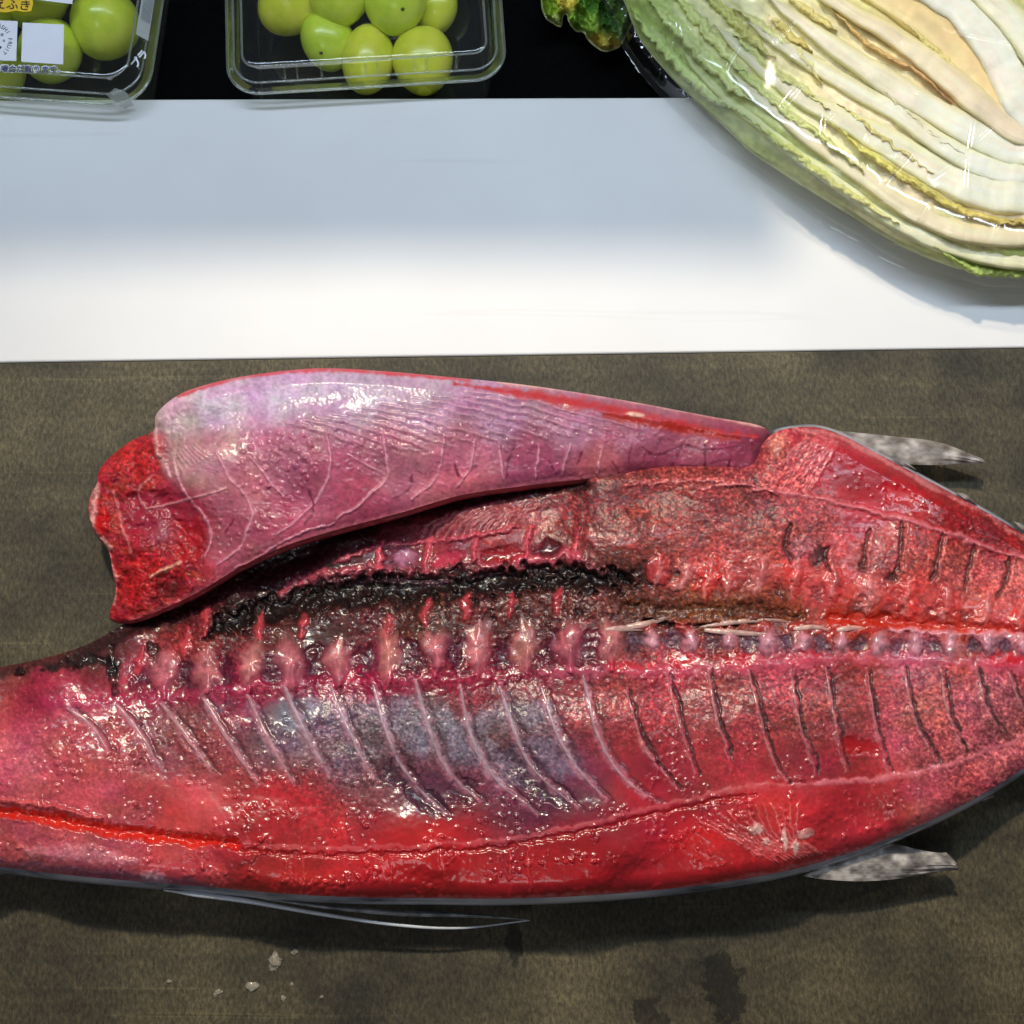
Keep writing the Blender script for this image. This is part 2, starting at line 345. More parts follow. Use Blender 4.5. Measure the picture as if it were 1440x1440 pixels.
def skirt(name, P, hfun, rings, mat, parent, offs=None, zmin=0.0):
    """rim below a sheet: rings of (outward mm, fraction of edge height)"""
    Q = resample(P, 4, True); z = hfun(Q[:, 0], Q[:, 1], np.zeros(len(Q))) / 1000.0
    B = unproj(Q[:, 0], Q[:, 1], z)
    t = np.roll(B, -1, 0) - np.roll(B, 1, 0); nrm = np.stack([t[:, 1], -t[:, 0]], 1); nrm /= np.linalg.norm(nrm, axis=1)[:, None] + 1e-9
    ar = np.sum(B[:, 0] * np.roll(B[:, 1], -1) - np.roll(B[:, 0], -1) * B[:, 1])
    if ar < 0: nrm = -nrm
    for _ in range(6): nrm = (np.roll(nrm, 1, 0) + nrm + np.roll(nrm, -1, 0)); nrm /= np.linalg.norm(nrm, axis=1)[:, None]
    V = []; n = len(Q)
    for off, fr in rings:
        w = B.copy(); k_ = (off if offs is None or off < 0 else off * offs(Q[:, 0], Q[:, 1])[:, None]); w[:, :2] += nrm * k_ / 1000.0; w[:, 2] = zmin + (z - zmin) * fr; V.append(w)
    V = np.concatenate(V); F = []
    for k in range(len(rings) - 1):
        i = np.arange(n); j = (i + 1) % n
        F.append(np.stack([k * n + i, k * n + j, (k + 1) * n + j, (k + 1) * n + i], 1))
    return mesh_obj(name, V, np.concatenate(F), mat, parent)
def tube(name, pts3, radii, mat, parent, sides=7, flat=1.0):
    P = np.asarray(pts3, float); n = len(P); T = np.gradient(P, axis=0); T /= np.linalg.norm(T, axis=1)[:, None] + 1e-12
    up = np.array([0, 0, 1.0]); S = np.cross(T, up); S /= np.linalg.norm(S, axis=1)[:, None] + 1e-12; N2 = np.cross(S, T)
    r = np.asarray(radii, float) * np.ones(n); V = []
    for k in range(sides):
        a = 2 * math.pi * k / sides
        V.append(P + S * (r * math.cos(a))[:, None] + N2 * (r * flat * math.sin(a))[:, None])
    V = np.stack(V, 1).reshape(-1, 3); F = []
    for i in range(n - 1):
        for k in range(sides): F.append((i * sides + k, i * sides + (k + 1) % sides, (i + 1) * sides + (k + 1) % sides, (i + 1) * sides + k))
    F.append(tuple(range(sides))[::-1]); F.append(tuple(range((n - 1) * sides, n * sides)))
    return mesh_obj(name, V, F, mat, parent)
# ------------------------------------------------------------------ the fish
fish = thing('split_fish', 'split raw fish with red flesh, bared ribs and opened belly wall', 'fish')
M_flesh = flesh_mat('wet_flesh'); M_flap = flesh_mat('belly_lining', rough=0.45, coat=0.26, sss=0.15)
OUT_BODY = [(-45, 945), (0, 938), (60, 926), (125, 905), (190, 868), (260, 826), (330, 788), (400, 752), (470, 728), (560, 702), (650, 678), (750, 664), (870, 656), (1000, 656), (1055, 655),
            (1072, 625), (1090, 608), (1118, 601), (1150, 601), (1185, 612), (1220, 630), (1270, 657), (1330, 689), (1390, 722), (1440, 752), (1500, 790),
            (1500, 1040), (1440, 1080), (1380, 1118), (1300, 1158), (1200, 1198), (1100, 1226), (1000, 1243), (900, 1254), (800, 1261), (700, 1264), (600, 1263), (500, 1262), (400, 1257), (300, 1248), (200, 1240), (100, 1231), (0, 1219), (-45, 1212)]
cv = Canvas(-60, 480, 1510, 1310)
cv.idw([(100, 1100, (194, 84, 92)), (40, 1060, (200, 100, 112)), (60, 1200, (192, 92, 98)), (250, 1140, (198, 74, 78)), (150, 1215, (180, 85, 95)), (400, 1150, (182, 38, 46)), (400, 1220, (188, 46, 42)), (250, 1220, (190, 70, 72)), (600, 1180, (196, 38, 38)), (600, 1235, (188, 36, 34)), (800, 1220, (172, 26, 32)), (900, 1110, (166, 42, 54)), (1000, 1200, (180, 36, 38)), (1100, 1150, (182, 50, 52)),
        (1200, 1130, (180, 55, 56)), (1350, 1110, (196, 96, 104)), (1430, 1070, (200, 110, 118)), (120, 1020, (192, 92, 104)), (250, 1040, (136, 76, 82)), (400, 1020, (112, 102, 112)), (500, 1030, (106, 98, 110)), (600, 1030, (100, 84, 92)), (600, 1110, (92, 50, 72)), (720, 1030, (108, 78, 86)), (750, 1110, (96, 38, 66)),
        (820, 1090, (110, 48, 70)), (850, 1000, (152, 64, 68)), (900, 1050, (158, 48, 60)), (1000, 1010, (152, 70, 74)), (1000, 1070, (165, 50, 60)), (1150, 1010, (152, 72, 78)), (1150, 1070, (165, 60, 66)), (1300, 1010, (166, 88, 96)), (1400, 980, (180, 108, 118)), (50, 970, (160, 44, 74)), (20, 945, (140, 62, 55)), (200, 950, (165, 54, 76)), (350, 960, (150, 24, 62)), (500, 965, (150, 26, 66)),
        (650, 950, (130, 26, 50)), (800, 930, (128, 40, 56)), (950, 930, (170, 54, 66)), (1100, 925, (176, 74, 92)), (1300, 915, (182, 84, 106)), (1420, 910, (178, 54, 64)), (250, 905, (140, 50, 50)), (350, 900, (84, 32, 32)), (450, 890, (72, 36, 32)), (600, 880, (72, 36, 30)), (750, 870, (74, 36, 30)), (900, 865, (80, 40, 26)), (1000, 855, (110, 62, 28)), (1100, 860, (116, 50, 28)),
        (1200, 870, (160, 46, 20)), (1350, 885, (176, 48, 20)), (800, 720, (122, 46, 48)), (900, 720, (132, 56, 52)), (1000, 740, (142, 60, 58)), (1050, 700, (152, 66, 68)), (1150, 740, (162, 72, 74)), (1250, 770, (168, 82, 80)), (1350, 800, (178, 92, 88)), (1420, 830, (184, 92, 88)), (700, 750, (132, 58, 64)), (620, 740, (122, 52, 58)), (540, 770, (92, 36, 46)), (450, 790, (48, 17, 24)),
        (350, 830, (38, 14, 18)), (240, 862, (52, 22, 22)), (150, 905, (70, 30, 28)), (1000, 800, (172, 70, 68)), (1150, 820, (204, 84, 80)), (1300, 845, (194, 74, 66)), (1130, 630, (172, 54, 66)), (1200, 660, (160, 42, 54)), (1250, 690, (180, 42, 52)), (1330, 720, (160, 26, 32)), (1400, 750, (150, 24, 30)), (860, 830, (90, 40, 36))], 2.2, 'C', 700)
cv.idw([(0, 945, 20), (125, 915, 18), (260, 845, 13), (400, 780, 12), (560, 725, 13), (750, 690, 21), (900, 680, 28), (1050, 690, 32), (1130, 640, 30), (1250, 690, 30), (1400, 760, 28), (500, 800, 20), (700, 770, 25), (900, 760, 32), (1100, 760, 34), (1300, 790, 34), (300, 900, 26), (500, 880, 26), (700, 870, 28), (900, 870, 30), (1100, 870, 32), (1300, 880, 32),
        (100, 980, 31), (350, 960, 33), (600, 950, 34), (850, 930, 35), (1100, 920, 36), (1350, 915, 35), (100, 1080, 37), (350, 1070, 36), (600, 1060, 35), (850, 1050, 38), (1100, 1030, 39), (1350, 1010, 37), (100, 1180, 36), (350, 1190, 39), (600, 1200, 39), (850, 1190, 40), (1100, 1150, 39), (1300, 1100, 36), (0, 1215, 30), (300, 1245, 33), (600, 1260, 33), (900, 1250, 33), (1200, 1195, 31), (1430, 1080, 30)], 2.0, 'H', 900)
cv.idw([(100, 1050, .35), (300, 1030, .6), (500, 1020, .9), (700, 1030, .8), (900, 1000, .8), (1100, 1000, .9), (1350, 990, .9), (300, 1150, .1), (600, 1200, .03), (900, 1180, .05), (1200, 1150, .15), (100, 1180, .3), (300, 900, .9), (600, 870, .9), (900, 850, .9), (1200, 850, .4), (900, 730, 1), (1100, 750, 1), (1300, 790, .9), (1250, 690, .1), (400, 800, .5), (600, 740, .4), (150, 950, .3), (400, 965, .15), (900, 1100, .05), (1100, 1080, .2)], 2.2, 'G', 900)
X, Y = cv.X, cv.Y
# broad colour drift, then muscle grain running along the fish
f1 = fbm(X / 70, Y / 45, 1, 4) - 0.5; f2 = fbm(X / 16, Y / 12, 3, 4) - 0.5
cv.C *= (1 + 0.45 * f1 + 0.40 * f2 * (0.35 + cv.G))[..., None]
cv.C[..., 1] *= 1 + 0.35 * (fbm(X / 40 + 9, Y / 30, 5) - 0.5); cv.C[..., 2] *= 1 + 0.30 * (fbm(X / 40 + 40, Y / 30, 6) - 0.5)
cv.H += 1.6 * (fbm(X / 90, Y / 60, 2, 2) - 0.5) + 0.35 * (fbm(X / 14, Y / 11, 4, 3) - 0.5) * (0.15 + cv.G)
# grey-blue membrane stretched between the ribs
memb = sstep(0.40, 0.62, fbm(X / 60, Y / 45, 3, 4) + 0.22 - 0.9 * ((X - 570) / 330) ** 2 * 0.5 - ((Y - (1020 + (X - 570) * 0.16)) / 62) ** 2 * 0.28)
memb *= sstep(964, 1000, Y + 30 * (fbm(X / 14, Y / 14, 1) - .5)) * (1 - sstep(1110, 1150, Y)); memb = .85 * memb * (.75 + .5 * fbm(X / 18, Y / 26, 7))
g0 = 0.55 + 0.9 * (fbm(X / 22, Y / 22, 6, 4))
cv.C += (np.stack([116 * g0, 132 * g0, 150 * g0], -1) - cv.C) * (0.78 * memb)[..., None]
for x, y, rx, ry, a in [(600, 1125, 40, 14, .85), (770, 1112, 46, 20, .8), (735, 1075, 34, 26, .6), (655, 1112, 26, 20, .55), (560, 1085, 26, 18, .5)]:
    cv.blob(x, y, rx, ry, (46, 26, 46), a, -1.2, 0.55, 0.5, 0.7, seed=x)
# crease below the belly wall, shadow of the gap painted into its colour
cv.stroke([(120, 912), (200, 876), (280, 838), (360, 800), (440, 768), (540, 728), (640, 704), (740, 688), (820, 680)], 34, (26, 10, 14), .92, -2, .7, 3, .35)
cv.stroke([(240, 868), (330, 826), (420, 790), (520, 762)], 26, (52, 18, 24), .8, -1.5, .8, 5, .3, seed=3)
# ribbed lining under the fold
for k in range(12):
    x = 585 + k * 12; cv.stroke([(x, 768 - k * 2.0), (x + 14, 744 - k * 1.6), (x + 44, 722 - k * 1.2)], 4.5, (176, 112, 112), .75, .7, .8, 1.2, .4, k)
cv.stroke([(880, 682), (960, 676), (1060, 682)], 9, (205, 120, 122), .85, 1.0, .7, 2, .3)
cv.stroke([(980, 690), (1040, 680), (1085, 686)], 5, (225, 160, 160), .8, .8, .7, 2, .4)
# pink bone rim of the opened backbone
cv.stroke([(395, 835), (440, 812), (500, 803), (580, 806), (660, 802), (740, 790), (800, 780), (835, 800), (860, 815)], 22, (204, 92, 108), .85, 1.3, .8, 9, .3, 2, .2)
cv.stroke([(470, 790), (530, 770), (600, 762), (665, 752), (730, 742)], 8, (190, 84, 100), .8, 1.2, .7, 4, .3, 4)
for x, y in [(535, 780), (600, 775), (668, 768), (742, 760), (808, 762)]:
    cv.stroke([(x - 3, y + 26), (x, y), (x + 6, y - 20)], 10, (212, 96, 112), .9, 1.6, .6, 2, .3, x)
for x, y, rx, ry in [(566, 786, 24, 14), (632, 784, 24, 13), (704, 780, 28, 13), (768, 772, 22, 13)]:
    cv.blob(x, y, rx, ry, [(178, 124, 150), (196, 70, 90), (150, 22, 30), (70, 14, 26)][[566, 632, 704, 768].index(x)], .9, -1.6, -.1, .4, .5, x, .05)
# the black blood groove
cv.stroke([(300, 885), (345, 868), (400, 852), (460, 838), (540, 828), (640, 822), (740, 815), (830, 812), (880, 818)], 54, (17, 8, 8), .97, -5.0, .75, 16, .35, 5, .8)
cv.stroke([(60, 945), (130, 926), (160, 935)], 16, (20, 12, 12), .9, -1, .6, 9, .4, 6)
cv.stroke([(158, 912), (162, 945), (160, 980)], 15, (20, 9, 14), .8, -1.2, .8, 10, .5, 1)
cv.stroke([(215, 905), (222, 935)], 22, (26, 14, 14), .8, -2, .6, 9, .2, 2)
cv.stroke([(500, 818), (600, 818), (700, 808)], 9, (76, 46, 66), .8, 1.2, .7, 3, .4)
for x, y, r in [(690, 872, 16), (815, 862, 17), (500, 850, 18), (560, 846, 16), (865, 825, 18), (906, 810, 15), (1044, 803, 17), (1095, 828, 17), (1148, 789, 13), (1150, 832, 15), (1211, 848, 17), (1256, 812, 11), (1256, 852, 15), (1314, 858, 15), (1362, 868, 12), (947, 806, 10), (985, 815, 9), (1214, 800, 7)]:
    cv.blob(x, y, r * (.6 + .5 * ((x * 7) % 5) / 4), r * (.7 + .9 * ((x * 3) % 5) / 4), (38, 26, 26), .8, -.9, .6 * ((x % 3) - 1), 1.0, .8, x, .7)
cv.stroke([(880, 850), (960, 858), (1040, 858), (1120, 868)], 26, (78, 46, 20), .7, -1.5, .8, 8, .3, 3, .9)
cv.stroke([(900, 872), (990, 880), (1080, 872)], 6, (14, 8, 8), .9, -2, .7, 5, .3, 2)
cv.stroke([(1170, 868), (1240, 872), (1320, 880), (1400, 888), (1490, 892)], 24, (188, 50, 18), .85, -2, .7, 6, .2, 3, .1)
# red and pale blocks above the groove, toward the tail
cv.stroke([(1040, 800), (1120, 812), (1220, 832), (1330, 850), (1470, 872)], 52, (212, 92, 86), .65, .5, .9, 12, .3, 7, .3)
for i, (x, y) in enumerate([(925, 805), (962, 808), (995, 812), (1027, 815), (1070, 806), (1118, 812), (1172, 822), (1222, 832), (1275, 836), (1330, 846), (1385, 856), (1435, 866)]):
    cv.blob(x, y, 16, 26, [(206, 70, 66), (214, 132, 128), (222, 60, 46)][i % 3], .7, 1.2, .35, 1.0, .8, i, .25)
    cv.stroke([(x - 6, y + 26), (x + 2, y), (x + 4, y - 24)], 11, (222, 158, 154), .6, .6, .9, 6, .5, i)
for x, y in [(700, 760), (830, 755), (880, 762), (935, 745)]: cv.blob(x, y, 20, 13, (186, 66, 62), .55, .3, .2, 1.0, .9, x, .5)
# row of vertebra stumps below the groove
vx = [232, 292, 350, 412, 475, 545, 612, 672, 738, 800, 858, 916, 972, 1026, 1080, 1132, 1184, 1236, 1288, 1340, 1392, 1440]
for i, x in enumerate(vx):
    y = np.interp(x, [230, 420, 620, 860, 1000, 1200, 1440], [938, 926, 908, 898, 898, 902, 906])
    if x < 900:
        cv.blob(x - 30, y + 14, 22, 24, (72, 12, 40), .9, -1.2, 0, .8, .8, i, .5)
        cv.blob(x, y + 4, 17, 26, (206, 120, 132), .85, 1.2, 0.1, .7, .9, i, .25)
        cv.stroke([(x + 1, y + 10), (x + 1, y + 44)], 11, (206, 104, 132), .8, 1.4, .8, 3, .2, i, .1)
    else:
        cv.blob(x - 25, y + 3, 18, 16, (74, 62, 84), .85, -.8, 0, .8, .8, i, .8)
        cv.blob(x, y + 2, 11, 17, (204, 150, 168), .85, 1.8, 0, .45, .6, i, .2)
        cv.blob(x - 8, y - 18, 16, 8, (196, 66, 56), .6, .8, 0, .5, .8, i, .1)
for x, y in [(290, 872), (366, 876), (425, 880), (545, 884), (262, 900), (196, 930), (600, 860), (655, 850), (720, 848), (785, 842)]:
    cv.stroke([(x - 2, y + 22), (x, y), (x + 3, y - 16)], 15, (206, 76, 86), .8, 1.1, .8, 5, .6, x, .2)
for x, y in [(961, 930), (1044, 930), (1134, 926), (880, 938), (1420, 930)]: cv.blob(x, y, 32, 11, (206, 34, 44), .8, .4, 0, .5, .7, x, .05)
cv.stroke([(60, 990), (180, 986), (280, 976), (400, 968), (520, 962), (650, 956), (740, 950)], 26, (178, 44, 88), .6, .5, .9, 12, .3, 2, .15)
cv.stroke([(250, 985), (400, 972), (560, 966), (700, 958), (800, 950)], 18, (120, 26, 52), .5, -.3, .9, 12, .3, 5, .6)
cv.stroke([(760, 948), (900, 945), (1000, 942), (1100, 934), (1200, 926), (1300, 928), (1400, 938), (1480, 945)], 22, (206, 106, 128), .65, .5, .9, 10, .2, 3, .2)
cv.stroke([(1255, 884), (1310, 890), (1370, 893), (1440, 894), (1500, 896)], 10, (226, 160, 168), .9, 1.5, .7, 5, .2, 3, .05)
# rib traces: grooves between the muscle blocks
RIBS = [[(94, 995), (128, 1022), (153, 1058)], [(163, 990), (198, 1035), (226, 1082)], [(226, 988), (262, 1035), (299, 1089)], [(285, 981), (318, 1035), (361, 1103)], [(347, 976), (375, 1035), (413, 1103)], [(399, 964), (430, 1034), (465, 1093)], [(465, 964), (484, 1015), (525, 1096)], [(525, 962), (549, 1047), (584, 1103), (629, 1145)],
        [(584, 957), (601, 1016), (629, 1082), (674, 1127)], [(647, 962), (664, 1040), (702, 1100), (758, 1145)], [(702, 964), (723, 1027), (751, 1082), (813, 1138)], [(761, 966), (782, 1027), (813, 1082), (855, 1127)], [(820, 950), (841, 1034), (879, 1096), (924, 1127)], [(886, 972), (914, 1054), (959, 1110)], [(942, 945), (961, 1016), (985, 1089)], [(1002, 942), (1013, 1009), (1034, 1068)],
        [(1058, 942), (1075, 1009), (1089, 1061), (1110, 1100)], [(1118, 940), (1131, 1020), (1155, 1086)], [(1166, 938), (1183, 1027), (1197, 1086)], [(1225, 938), (1235, 1009), (1256, 1086)], [(1277, 938), (1291, 1009), (1322, 1072)], [(1329, 940), (1339, 1002), (1364, 1061)], [(1377, 936), (1395, 999), (1416, 1030)], [(1423, 944), (1440, 989), (1465, 1020)]]
for i, r in enumerate(RIBS):
    if i < 13:
        cv.stroke(r, 15, (206, 150, 160), .6, .4, .9, 4, .5, i, .3)
        cv.stroke([(x + 10, y) for x, y in r], 8, (70, 34, 44), .45, -.3, .9, 2, .4, i)
    else:
        cv.stroke(r, 6.5, (62, 40, 44), .85, -.7, .7, 2.0, .6, i, .5)
        cv.stroke([(x - 7, y) for x, y in r], 5, (206, 140, 142), .6, .5, .8, 2, .4, i)
UP = [[(1112, 742), (1104, 765), (1112, 792)], [(1168, 768), (1160, 785), (1166, 803)], [(1222, 745), (1214, 775), (1211, 803)], [(1272, 728), (1266, 770), (1258, 812)], [(1324, 748), (1318, 785), (1308, 820)], [(1372, 766), (1362, 800), (1355, 832)], [(1420, 782), (1412, 815), (1402, 846)]]
for i, r in enumerate(UP):
    cv.stroke(r, 8, (66, 40, 42), .7, -1.4, .7, 2, .5, i, .5); cv.stroke([(x + 8, y) for x, y in r], 6, (204, 128, 126), .5, .5, .8, 2, .5, i)
cv.blob(1128, 772, 20, 22, (176, 140, 148), .6, .6, .3, .5, .7, 2)
# long seam of the dark flank, the slot near the collar, the seam of the tail muscle
SEAM = [(300, 1180), (420, 1192), (560, 1190), (700, 1182), (820, 1160), (920, 1135), (1000, 1118), (1060, 1107), (1150, 1101), (1240, 1094), (1330, 1076), (1400, 1052), (1490, 1015)]
cv.stroke(SEAM, 8, (214, 116, 116), .6, .12, .8, 4, .4, 1, .05); cv.stroke([(x, y + 10) for x, y in SEAM[:8]], 10, (160, 16, 20), .6, -.9, .8, 4, .3, 2)
cv.stroke(SEAM[8:], 10, (222, 130, 138), .7, .2, .8, 4, .1, 5)
cv.stroke([(-40, 1140), (40, 1147), (100, 1157), (170, 1170), (260, 1180), (330, 1186)], 22, (214, 40, 22), .95, -3.2, .6, 4, .35, 3, .02)
cv.stroke([(-40, 1122), (60, 1132), (140, 1150)], 12, (220, 96, 92), .6, 1.6, .8, 4, .2)
cv.stroke([(40, 1200), (120, 1200), (190, 1212)], 26, (206, 150, 158), .6, .8, .9, 8, .4, 3)
cv.stroke([(-20, 1212), (80, 1222), (200, 1234), (300, 1246)], 14, (132, 92, 112), .7, 0, .9, 6, .1, 4)
cv.blob(215, 1238, 22, 11, (168, 150, 160), .8, 1.5, .1, .5, .6, 2)
cv.stroke([(1060, 688), (1130, 697), (1200, 713), (1300, 738), (1380, 765), (1490, 800)], 11, (214, 128, 132), .85, 1.4, .7, 4, .2, 4, .1)
cv.stroke([(1080, 690), (1092, 650), (1108, 618)], 40, (196, 92, 92), .7, 1.2, .9, 6, .3, 4); cv.blob(1092, 628, 17, 22, (214, 150, 128), .85, 1.5, .1, .4, .6, 2)
for k in range(16):
    t = k / 15; cv.stroke([(1072 + 62 * t, 684 + 12 * t), (1105 + 55 * t, 645 + 10 * t), (1140 + 40 * t, 608 + 14 * t)], 3.5, (222, 140, 136), .55, .7, .8, 1.5, .4, k)
cv.stroke([(1120, 604), (1185, 616), (1260, 655), (1330, 693), (1400, 731), (1480, 782)], 9, (222, 150, 146), .75, 0, .8, 3, .1, 2)
cv.blob(1275, 700, 40, 16, (196, 20, 30), .7, -.5, .45, .5, .9, 5, .02); cv.blob(1385, 742, 34, 14, (120, 40, 56), .5, 0, .45, .5, .9, 6)
# pale fibres above the anal fin
for k in range(13):
    t = k / 12; cv.stroke([(975 + 150 * t, 1150 - 25 * t), (1040 + 85 * t, 1185 - 5 * t), (1088 + 75 * t, 1214 - 16 * t)], 3.4, (226, 150, 140), .6, .6, .8, 1.5, .5, k)
# upright joins in the clear red flank, pale rim along the skin
for x in (425, 548, 620, 716, 742): cv.stroke([(x, 1195), (x + 3, 1225), (x + 2, 1258)], 5, (216, 84, 74), .5, .5, .8, 3, .3, x)
cv.stroke([(300, 1250), (450, 1262), (600, 1263), (800, 1260), (1000, 1242), (1200, 1196), (1400, 1108)], 8, (202, 130, 128), .7, 0, .9, 4, .1, 2)
for x, y, rx, ry in [(1195, 1052, 60, 22), (1180, 1042, 30, 18)]: cv.blob(1210, 1050, 26, 15, (168, 26, 28), .7, -.4, 0, .5, .7, 3, .1)
cv.stroke([(-45, 950), (0, 943), (60, 931), (125, 910), (180, 880)], 20, (52, 26, 24), .85, 0, .8, 5, .1, 3, .5)
cv.warp(4.0, 18.0, 2.0, 6.0, 1)
X, Y = cv.X, cv.Y
hf = fbm(X / 3.2, Y / 2.8, 3, 2) - .5
cv.C *= (1 + (.05 + .95 * cv.G[..., None]) * hf[..., None])
cv.C[..., 1] *= 1 + .5 * cv.G * np.clip(hf, 0, 1); cv.H += .13 * hf * (.03 + cv.G) + .22 * (fbm(X / 7, Y / 6, 6, 2) - .5) * (.06 + cv.G)
# wet beads and pits that catch the lamps
def beads(cv, n, box, mask, rmin, rmax, hmin, hmax, seed):
    r = np.random.default_rng(seed); x0, y0, x1, y1 = box; k = 0
    while k < n:
        x = r.uniform(x0, x1); y = r.uniform(y0, y1); k += 0.25
        if r.random() > mask(x, y): continue
        k += 0.75; R = 1.35 * r.uniform(rmin, rmax); cv.blob(x, y, R * r.uniform(1, 1.5), R, None, 0, 0.5 * r.uniform(hmin, hmax), r.uniform(0, 3), .5, seed=int(x))
beads(cv, 1100, (-30, 1000, 520, 1260), lambda x, y: float(sstep(.42, .62, fbm(np.array(x / 34), np.array(y / 26), 2, 3))) * (1 if y > 1010 else .4), 1.8, 3.6, .5, 1.1, 1)
beads(cv, 420, (480, 1120, 1000, 1258), lambda x, y: float(sstep(.50, .64, fbm(np.array(x / 40), np.array(y / 22), 4, 3))), 1.6, 3.2, .5, 1.0, 2)
beads(cv, 600, (900, 1020, 1440, 1220), lambda x, y: float(sstep(.46, .62, fbm(np.array(x / 30), np.array(y / 24), 5, 3))), 1.6, 3.2, .45, 1.0, 3)
beads(cv, 700, (200, 860, 1200, 960), lambda x, y: .7, 1.6, 3.2, .4, .9, 4)
beads(cv, 260, (1150, 620, 1440, 800), lambda x, y: .5, 1.6, 2.8, .4, .8, 5)
beads(cv, 500, (280, 800, 900, 870), lambda x, y: .7, 1.8, 3.6, .5, 1.2, 6)
def h_body(x, y, d):
    h = cv.samp(cv.H, x, y); e = np.clip(1 - d / 26.0, 0, 1); right = sstep(1110, 1170, x) * (y < 860); low = (y > 1000) * 1.0
    return np.maximum(h - e * e * (4.0 + 8.0 * right + 2.0 * low), 3.0)
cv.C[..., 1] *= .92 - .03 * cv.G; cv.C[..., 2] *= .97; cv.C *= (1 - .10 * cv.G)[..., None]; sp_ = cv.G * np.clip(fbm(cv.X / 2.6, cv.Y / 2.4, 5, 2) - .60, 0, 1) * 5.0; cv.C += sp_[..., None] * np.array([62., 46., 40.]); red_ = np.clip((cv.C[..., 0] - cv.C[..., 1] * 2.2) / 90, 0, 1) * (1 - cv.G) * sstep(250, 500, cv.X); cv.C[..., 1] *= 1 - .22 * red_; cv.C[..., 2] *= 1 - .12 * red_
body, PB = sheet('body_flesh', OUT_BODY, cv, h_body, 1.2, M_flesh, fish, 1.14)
# silver skin under the flesh
m, nt, b, N, L = nmat('silver_skin')
n = noise_node(N, L, 55, 4, 0.6, mapping=((0.4, 1, 1.6), (0, 0, 0)))
r = ramp(N, L, n.outputs['Fac'], [(0.30, tuple(lin((58, 66, 84)))), (0.5, tuple(lin((176, 182, 196)))), (0.75, tuple(lin((226, 226, 230))))])
L.new(r.outputs[0], b.inputs['Base Color']); setp(b, Roughness=0.28, Metallic=0.35); b.inputs['Coat Weight'].default_value = 0.6; b.inputs['Coat Roughness'].default_value = 0.08
n2 = noise_node(N, L, 500, 2); bump(N, L, n2.outputs['Fac'], b, 0.3, 0.0005)
M_skin = m
sk = skirt('skin', PB, h_body, [(-1.0, .985), (1.2, .93), (2.8, .78), (3.0, .6), (0.5, .38), (-6, .16), (-16, .02)], M_skin, fish, lambda x, y: np.where((y < 1000) & (x < 1090), -1.0, 1.0))
# ---- belly wall, folded open
OUT_FLAP = [(155, 868), (163, 832), (158, 800), (152, 772), (134, 748), (125, 722), (127, 698), (136, 680), (140, 660), (158, 640), (188, 618), (216, 606), (220, 582), (250, 556), (290, 541), (350, 528), (445, 518), (540, 522), (640, 531), (720, 539), (800, 550), (900, 567), (1000, 586), (1072, 600), (1082, 622), (1076, 652), (1062, 676),
            (1000, 672), (930, 668), (870, 670), (800, 676), (740, 683), (650, 696), (560, 722), (470, 746), (400, 768), (340, 796), (280, 832), (225, 858), (185, 872)]
fv = Canvas(90, 490, 1110, 900)
fv.idw([(300, 570, (198, 172, 196)), (400, 545, (200, 172, 202)), (500, 545, (196, 166, 198)), (600, 560, (188, 152, 182)), (700, 578, (180, 136, 168)), (800, 596, (172, 112, 142)), (900, 612, (168, 96, 120)), (1000, 628, (156, 70, 94)), (250, 590, (206, 170, 184)), (300, 640, (184, 124, 136)), (260, 640, (184, 132, 140)), (400, 650, (176, 100, 124)), (450, 680, (166, 78, 104)), (550, 650, (168, 92, 114)), (650, 640, (168, 92, 114)),
        (750, 645, (160, 74, 104)), (900, 648, (150, 62, 88)), (1030, 655, (138, 52, 76)), (330, 760, (174, 86, 104)), (400, 740, (172, 74, 100)), (250, 830, (176, 76, 94)), (500, 700, (166, 70, 94)), (650, 680, (190, 96, 112)), (850, 664, (186, 90, 104)), (190, 650, (172, 40, 46)), (180, 690, (160, 36, 46)), (220, 720, (150, 30, 54)), (260, 755, (152, 24, 40)), (200, 800, (176, 34, 40)), (180, 845, (150, 28, 34)), (150, 700, (196, 90, 90)), (140, 740, (206, 110, 104)), (340, 690, (180, 100, 116))], 2.4, 'C', 300)
fv.idw([(160, 850, 20), (140, 720, 24), (180, 640, 24), (230, 590, 30), (300, 560, 33), (450, 530, 34), (700, 548, 33), (900, 575, 30), (1060, 605, 23), (300, 660, 37), (450, 620, 38), (600, 620, 37), (800, 625, 33), (1000, 640, 25), (1060, 650, 20), (220, 740, 29), (280, 790, 31), (400, 730, 35), (600, 690, 33), (800, 665, 29), (1000, 665, 23), (220, 840, 26)], 2.0, 'H', 900)
fv.G[:] = 0.12
X, Y = fv.X, fv.Y
fv.C *= (1 + 0.28 * (fbm(X / 60, Y / 40, 1) - .5) + 0.22 * (fbm(X / 9, Y / 14, 4) - .5))[..., None]
fv.C[..., 1] *= 1 + .3 * (fbm(X / 30 + 5, Y / 22, 3) - .5)
fv.H += 1.6 * (fbm(X / 70, Y / 50, 3, 2) - .5) + .22 * (fbm(X / 10, Y / 10, 5, 3) - .5)
